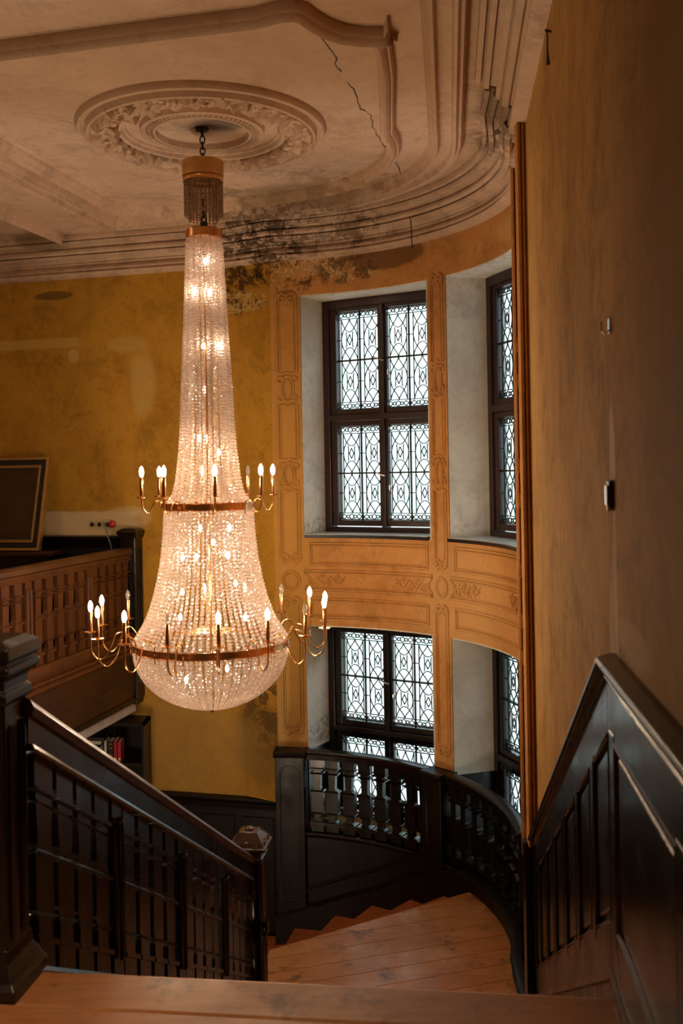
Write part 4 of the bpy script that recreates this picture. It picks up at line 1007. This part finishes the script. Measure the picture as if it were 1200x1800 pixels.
# ------------------------------------------------------------------ bookcase and books below the gallery
bc = empty('bookcase', (-2.5, backY(-2.5) - .17, LOWF), label='tall black bookcase in the corner below the gallery', cat='bookcase')
bx0, bx1, dpt = -3.5, -2.0, .34
for xa, xb in ((bx0, bx0 + .03), (bx1 - .03, bx1)): part('side_panel', MB().box(xa, xb, -dpt, 0, LOWF, -.87).xf(SH), M['black'], bc, bevel=.002)
part('back_panel', MB().box(bx0, bx1, -.02, 0, LOWF, -.87).xf(SH), M['black'], bc)
part('top_board', MB().box(bx0, bx1, -dpt, -.0, -.90, -.87).xf(SH), M['black'], bc, bevel=.002)
for z in (-1.29, -1.75, -2.2, -2.7, -3.2, -3.8): part('shelf', MB().box(bx0 + .03, bx1 - .03, -dpt, -.02, z, z + .025).xf(SH), M['black'], bc)
def bookmat(c, r=.5): return simple('book_cover_%d' % len(bpy.data.materials), c, r)
paper = simple('book_pages', (.62, .58, .48), .8)
specs = [(-2.68, .022, .175, (.10, .11, .10), 'narrow dark grey book at the left end of the row in the bookcase'),
         (-2.645, .026, .18, (.22, .22, .20), 'slim grey-green book second from the left in the bookcase row'),
         (-2.60, .04, .165, (.03, .03, .035), 'thick black book left under the book that lies flat'),
         (-2.55, .035, .15, (.05, .05, .05), 'charcoal book in the middle under the book that lies flat'),
         (-2.505, .036, .15, (.035, .05, .06), 'blue-black book right under the book that lies flat'),
         (-2.455, .03, .15, (.16, .17, .17), 'short grey book left of the white-spined book'),
         (-2.415, .026, .205, (.60, .60, .56), 'tall white-spined book in the middle of the bookcase row'),
         (-2.36, .045, .205, (.03, .02, .02), 'tall black book with gold bands on its spine'),
         (-2.31, .036, .21, (.34, .02, .03), 'dark red book right of the gold-banded black one'),
         (-2.268, .034, .20, (.42, .03, .05), 'crimson book at the right end of the bookcase row')]
for i, (x, th_, hh, col, lab) in enumerate(specs):
    z0 = -1.265; d0, d1 = -.33, -.16
    b = empty('book', (x, backY(x) - .24, z0), label=lab, cat='book', group='books in the bookcase below the gallery')
    hw = th_ / 2 - .0015; mt = bookmat(col)
    cov = MB().box(x - hw, x - hw + .003, d0, d1, z0, z0 + hh).box(x + hw - .003, x + hw, d0, d1, z0, z0 + hh).box(x - hw + .003, x + hw - .003, d0, d0 + .004, z0, z0 + hh).xf(SH)
    part('cover', cov, mt, b, bevel=.001)
    part('pages', MB().box(x - hw + .003, x + hw - .003, d0 + .005, d1 - .004, z0 + .003, z0 + hh - .005).xf(SH), paper, b)
    if i == 7:
        for zz in (.06, .13, .17): part('gold_band', MB().box(x - hw - .0005, x + hw + .0005, d0 - .001, d0 + .004, z0 + zz, z0 + zz + .012).xf(SH), M['gold'], b)
    if i >= 8: part('spine_label', MB().box(x - hw * .7, x + hw * .7, d0 - .001, d0 + .003, z0 + .02, z0 + .045).xf(SH), paper, b)
b = empty('book', (-2.55, backY(-2.55) - .24, -1.265 + .165), label='pale book lying flat on top of the black books', cat='book', group='books in the bookcase below the gallery')
part('cover', MB().box(-2.63, -2.46, -.325, -.19, -1.10, -1.096).box(-2.63, -2.46, -.325, -.19, -1.072, -1.068).box(-2.63, -2.626, -.325, -.19, -1.096, -1.072).xf(SH), bookmat((.50, .50, .46)), b)
part('pages', MB().box(-2.625, -2.465, -.322, -.193, -1.096, -1.072).xf(SH), paper, b)

# ------------------------------------------------------------------ fittings on the right wall
sw = empty('wall_switch_plate', (rwx(2.99), 2.99, 1.45), label='small dark fitting in profile on the right wall with peeled plaster around it', cat='switch')
def wp_box(y0, y1, z0, z1, d0, d1): return wall_prism([(y0, z0), (y1, z0), (y1, z1), (y0, z1)], d0, d1)
part('plate', wp_box(2.965, 3.02, 1.475, 1.56, 0, .016), M['black'], sw, bevel=.004)
part('cover', wp_box(2.975, 3.02, 1.485, 1.545, .016, .022), M['steel'], sw, bevel=.002)
part('rocker', wp_box(2.98, 3.0, 1.468, 1.485, .0, .02), M['gold'], sw, bevel=.002)
hk = empty('wall_hook', (rwx(2.99), 2.99, 2.0), label='small pale metal hook high on the right wall above the switch', cat='hook')
part('hook_plate', wp_box(2.97, 3.0, 2.0, 2.045, 0, .006), M['steel'], hk, bevel=.001)
part('hook_arm', MB().tube([WP(2.97, 2.01, .004), WP(2.97, 1.995, .02), WP(2.97, 2.005, .03), WP(2.97, 2.035, .03)], .003, 6), M['steel'], hk, smooth=True)
for y, z in ((4.7, 3.2), (4.6, 3.1)): pass
nl = empty('wall_nail', (rwx(4.45), 4.45, 3.4), label='dark nail with a hanging thread high on the right wall', cat='nail')
part('shank', MB().tube([WP(4.45, 3.55, -.005), WP(4.45, 3.555, .03)], .006, 6), M['black'], nl)
part('thread', MB().tube([WP(4.45, 3.55, .02), WP(4.45, 3.46, .02), WP(4.44, 3.40, .018)], [.003, .004, .010], 5), M['black'], nl)

# ------------------------------------------------------------------ chandelier
CH0 = (-.944, 7.05)
ch = empty('chandelier', (CH0[0], CH0[1], -.08), label='tall crystal bead chandelier with two brass rings of candle bulbs hanging from the ceiling rose', cat='chandelier')
cx, cy = CH0
def CP(r, phi, z): a = math.radians(phi); return (cx + r * math.sin(a), cy - r * math.cos(a), z)   # phi 0 faces the camera
def lat(nm, prof, mat, n=40, **k): return part(nm, MB().lathe(prof, (cx, cy, 0), n), mat, ch, smooth=True, **k)
def hoop(nm, R, z0, z1, mat, t=.006):
    n = 72; prof = [(R, z0), (R + .004, z0), (R + .004, z0 + .004), (R, z0 + .006), (R, z1 - .006), (R + .004, z1 - .004), (R + .004, z1), (R - t, z1), (R - t, z0)]
    L = len(prof); v = [(cx + r * math.cos(2 * PI * k / n), cy + r * math.sin(2 * PI * k / n), z) for r, z in prof for k in range(n)]
    f = [(i * n + k, i * n + (k + 1) % n, ((i + 1) % L) * n + (k + 1) % n, ((i + 1) % L) * n + k) for i in range(L) for k in range(n)]
    return part(nm, MB().add(v, f), mat, ch, smooth=True)
def link(z, rot, h=.05, w_=.017, r=.005):
    P = []
    for i in range(16):
        a = 2 * PI * i / 16; x = w_ * math.cos(a); zz = h * .5 * math.sin(a) * (1.15)
        P.append((cx + x * math.cos(rot), cy + x * math.sin(rot), z + zz))
    part('chain_link', MB().tube(P, r, 6, closed=True), M['iron'], ch, smooth=True)
lat('ceiling_hook', [(.05, 4.05), (.045, 4.03), (.012, 4.02), (.010, 3.99), (.004, 3.985)], M['iron'], 20)
for i, z in enumerate((3.965, 3.925, 3.885, 3.845)): link(z, i * PI / 2)
lat('canopy_drum', [(.11, 3.815), (.142, 3.81), (.146, 3.80), (.146, 3.70), (.12, 3.69)], M['brassdull'])
hoop('canopy_ring', .138, 3.665, 3.69, M['brass'])
for i, z in enumerate((3.56, 3.52, 3.48, 3.44, 3.40)): link(z, i * PI / 2)
lat('drum_boss', [(.02, 3.385), (.028, 3.38), (.028, 3.345), (.01, 3.335)], M['black'], 16)
lat('top_drum', [(.02, 3.335), (.120, 3.33), (.130, 3.322), (.130, 3.275), (.134, 3.272), (.134, 3.265), (.12, 3.262)], M['brass'])
part('central_rod', MB().tube([(cx, cy, 3.30), (cx, cy, -.03)], .009, 8), M['brass'], ch, smooth=True)
# beads
def bead_template(ns=7):
    v = [(0, 0, -1)]
    for zz, r in ((-.55, .83), (0.05, 1.0), (.62, .78)):
        v += [(r * math.cos(2 * PI * k / ns), r * math.sin(2 * PI * k / ns), zz) for k in range(ns)]
    v.append((0, 0, 1)); n = ns; f = []
    for k in range(n): f.append((0, 1 + (k + 1) % n, 1 + k, 0)[:3])
    for r in range(2):
        for k in range(n): f.append((1 + r * n + k, 1 + r * n + (k + 1) % n, 1 + (r + 1) * n + (k + 1) % n, 1 + (r + 1) * n + k))
    t = 1 + 3 * n
    for k in range(n): f.append((t, t - n + k, t - n + (k + 1) % n))
    return np.array(v), f
BT, BF = bead_template()
def strands(name, sts, mat, label=None):
    """sts: list of (list of (x,y,z,r))"""
    B = np.array([b for s in sts for b in s]); nb = len(B); org = wpos(ch)
    V = np.empty((nb, len(BT), 3)); rot = rng.uniform(0, 2 * PI, nb); c, s = np.cos(rot), np.sin(rot)
    X = BT[:, 0][None, :] * c[:, None] - BT[:, 1][None, :] * s[:, None]; Y = BT[:, 0][None, :] * s[:, None] + BT[:, 1][None, :] * c[:, None]
    V[:, :, 0] = B[:, 0, None] + X * B[:, 3, None] - org.x; V[:, :, 1] = B[:, 1, None] + Y * B[:, 3, None] - org.y
    V[:, :, 2] = B[:, 2, None] + BT[:, 2][None, :] * B[:, 3, None] * .93 - org.z
    m = len(BT); faces = []
    for i in range(nb): k = i * m; faces += [tuple(q + k for q in f) for f in BF]
    me = bpy.data.meshes.new(name); me.from_pydata(V.reshape(-1, 3).tolist(), [], faces); me.materials.append(mat)
    o_ = bpy.data.objects.new(name, me); COL.objects.link(o_); o_.parent = ch; o_['kind'] = 'stuff'
    if label: o_['label'] = label
    return o_
def lerp_tab(tab, z):
    for (a, ra_), (b, rb) in zip(tab, tab[1:]):
        if a >= z >= b: return ra_ + (rb - ra_) * (a - z) / (a - b)
    return tab[-1][1]
def curtain(tab, n, r0, r1, clump=0, dtheta=0, jit=.002, fac=1.93):
    out_ = []
    z0, z1 = tab[0][0], tab[-1][0]
    for i in range(n):
        s = []; z = z0 - random.uniform(0, .01); ph0 = 360 * (i + dtheta) / n
        w_ = random.uniform(-1, 1)
        while z > z1:
            u = (z0 - z) / (z0 - z1); rad = r0 + (r1 - r0) * u ** 1.3; R = lerp_tab(tab, z)
            ph = ph0 + clump * u * math.sin(math.radians(ph0 * 12)) * 360 / n + w_ * u * (1 - u) * 60 / n
            p = CP(R + w_ * jit, ph, z); s.append((*p, rad))
            zz = z - rad * fac; dR = R - lerp_tab(tab, zz); sl_ = math.hypot(dR, rad * fac); z -= rad * fac * rad * fac / sl_
        out_.append(s)
    return out_
strands('top_bead_skirt', curtain([(3.665, .132), (3.42, .131)], 34, .0085, .0085, jit=.003) + curtain([(3.665, .10), (3.39, .10)], 20, .008, .008), M['beaddark'], 'smoky crystal skirt below the canopy drum')
tab1 = [(3.262, .123), (2.95, .137), (2.6, .152), (2.25, .170), (1.95, .184), (1.75, .197), (1.55, .222), (1.46, .245), (1.40, .290), (1.39, .302)]
strands('upper_bead_curtain', curtain(tab1, 40, .0088, .0135, clump=.8) + curtain([(a, b * .78) for a, b in tab1], 14, .0088, .0125, clump=.9), M['bead'])
tab2 = [(1.345, .306), (1.2, .314), (1.0, .334), (.85, .362), (.72, .395), (.62, .43), (.55, .462), (.49, .50), (.45, .525), (.435, .535)]
strands('middle_bead_curtain', curtain(tab2, 68, .0128, .0145, jit=.004), M['bead'])
# bowl: arcs closing under the lower ring
bowl = []
def bowl_r(u): return .537 * math.cos(u), .375 - .425 * math.sin(u)
for i in range(104):
    ph = 360 * i / 104; s = []; u = 0; stop = 1.05 if i % 2 else (1.30 if i % 4 else 1.52); rad = .0128
    while u < stop:
        R, z = bowl_r(u); s.append((*CP(R, ph + (.8 if (i % 2) else 0), z), rad))
        du = rad * 1.9 / math.hypot(.537 * math.sin(u), .425 * math.cos(u)); u += du; rad = max(.009, .0128 - .003 * u)
    bowl.append(s)
strands('bowl_beads', bowl, M['bead'])
lat('finial', [(.03, -.035), (.032, -.05), (.018, -.062), (.008, -.085), (.002, -.09)], M['iron'], 16)
hoop('upper_ring', .316, 1.348, 1.400, M['brass']); hoop('lower_ring', .552, .378, .430, M['brass'])
# candle arms
bulb_prof = [(.006, 0), (.0105, .004), (.0155, .022), (.0165, .034), (.0145, .050), (.009, .064), (.003, .073), (.0008, .076)]
BUL = mesh('bulb', MB().lathe(bulb_prof, n=12), M['lit'], True)
BUN = mesh('bulb', MB().lathe(bulb_prof, n=12), M['unlit'], True)
def arm(rr, zr, rp, zp):
    ar = MB(); w_ = rp - rr
    P = [(0, -(rr + .006), zr - .03), (0, -(rr + .006), zr + .03)]
    ar.tube([(0, -(rr + .007), zr - .055), (0, -(rr + .007), zr + .04)], .004, 6)
    ar.lathe([(.004, -.008), (.009, -.004), (.009, .004), (.004, .008)], (0, -(rr + .009), zr), 8)
    pts = []
    a0 = rr + .007; k = w_ / .28
    K = [(a0, zr + .035), (a0 + .01 * k, zr + .07), (a0 + .05 * k, zr + .105), (a0 + .10 * k, zr + .09), (a0 + .125 * k, zr + .03), (a0 + .16 * k, zr - .04), (a0 + .205 * k, zr - .075), (a0 + .25 * k, zr - .05), (a0 + .272 * k, zr + .0), (rp, zp - .02), (rp, zp)]
    if w_ < .2: K = [(a0, zr + .0), (a0 + .008, zr + .03), (a0 + .03, zr + .045), (a0 + .055, zr + .03), (a0 + .07, zr - .005), (a0 + .09, zr - .035), (a0 + .112, zr - .035), (a0 + .13, zr - .01), (rp, zr + .02), (rp, zp)]
    V = [Vector((0, -r, z)) for r, z in K]; Q = []
    for i in range(len(V) - 1):
        p0, p1, p2, p3 = V[max(0, i - 1)], V[i], V[i + 1], V[min(len(V) - 1, i + 2)]
        for j in range(4):
            t_ = j / 4; Q.append(.5 * ((2 * p1) + (p2 - p0) * t_ + (2 * p0 - 5 * p1 + 4 * p2 - p3) * t_ ** 2 + (3 * p1 - p0 - 3 * p2 + p3) * t_ ** 3))
    Q.append(V[-1]); ar.tube([tuple(q) for q in Q], .0055, 8)
    return mesh('candle_arm', ar, M['brass'], True)
PL = mesh('drip_plate', MB().lathe([(.006, -.006), (.03, -.002), (.041, .004), (.042, .007), (.030, .003), (.008, .002)], n=24), M['brass'], True)
SV = mesh('candle_sleeve', MB().lathe([(.013, 0), (.0135, .002), (.0135, .140), (.012, .143), (.006, .144)], n=14), M['brass'], True)
oz = wpos(ch).z
def candles(rr, zr, rp, zp, n, ph0, unlit):
    am = arm(rr, zr - oz, rp, zp - oz)
    for k in range(n):
        ph = ph0 + 360 * k / n; a = inst('candle_arm', am, ch, (0, 0, 0), (0, 0, math.radians(ph)))
        tl = (random.uniform(-.02, .02), random.uniform(-.02, .02), 0)
        inst('drip_plate', PL, a, (0, -rp, zp - oz)); inst('candle_sleeve', SV, a, (0, -rp, zp - oz + .003), tl)
        inst('bulb', BUN if k in unlit else BUL, a, (0, -rp, zp - oz + .147), tl, label='unlit clear candle bulb' if k in unlit else None)
candles(.316, 1.374, .462, 1.440, 8, 13, {3})
candles(.552, .404, .825, .515, 16, 11, {2, 6, 10, 15})
# small lamps glowing inside the bead curtains
IB = mesh('inner_bulb', MB().lathe([(.003, -.024), (.010, -.014), (.0135, 0), (.011, .014), (.005, .024), (.001, .027)], n=10), M['litin'], True)
inner_b = [(.03, 20, 3.10), (.075, -60, 2.89), (.05, 50, 2.88), (.04, -20, 2.50), (.10, 75, 2.50), (.07, 200, 2.2), (.08, -40, 1.85), (.09, 130, 1.75),
           (.09, -35, 1.22), (.18, 60, 1.22), (.22, -50, 1.02), (.15, -30, 1.02), (.19, 50, 1.03), (.2, 180, 1.1), (.25, 140, .8), (.25, -120, .75), (.3, 60, .6), (.28, -40, .62),
           (.30, -27, .20), (.20, 40, .25), (.08, 170, .30)]
for r, ph, z in inner_b:
    p = CP(r, ph, z); inst('inner_bulb', IB, ch, (p[0] - cx, p[1] - cy, z - oz))
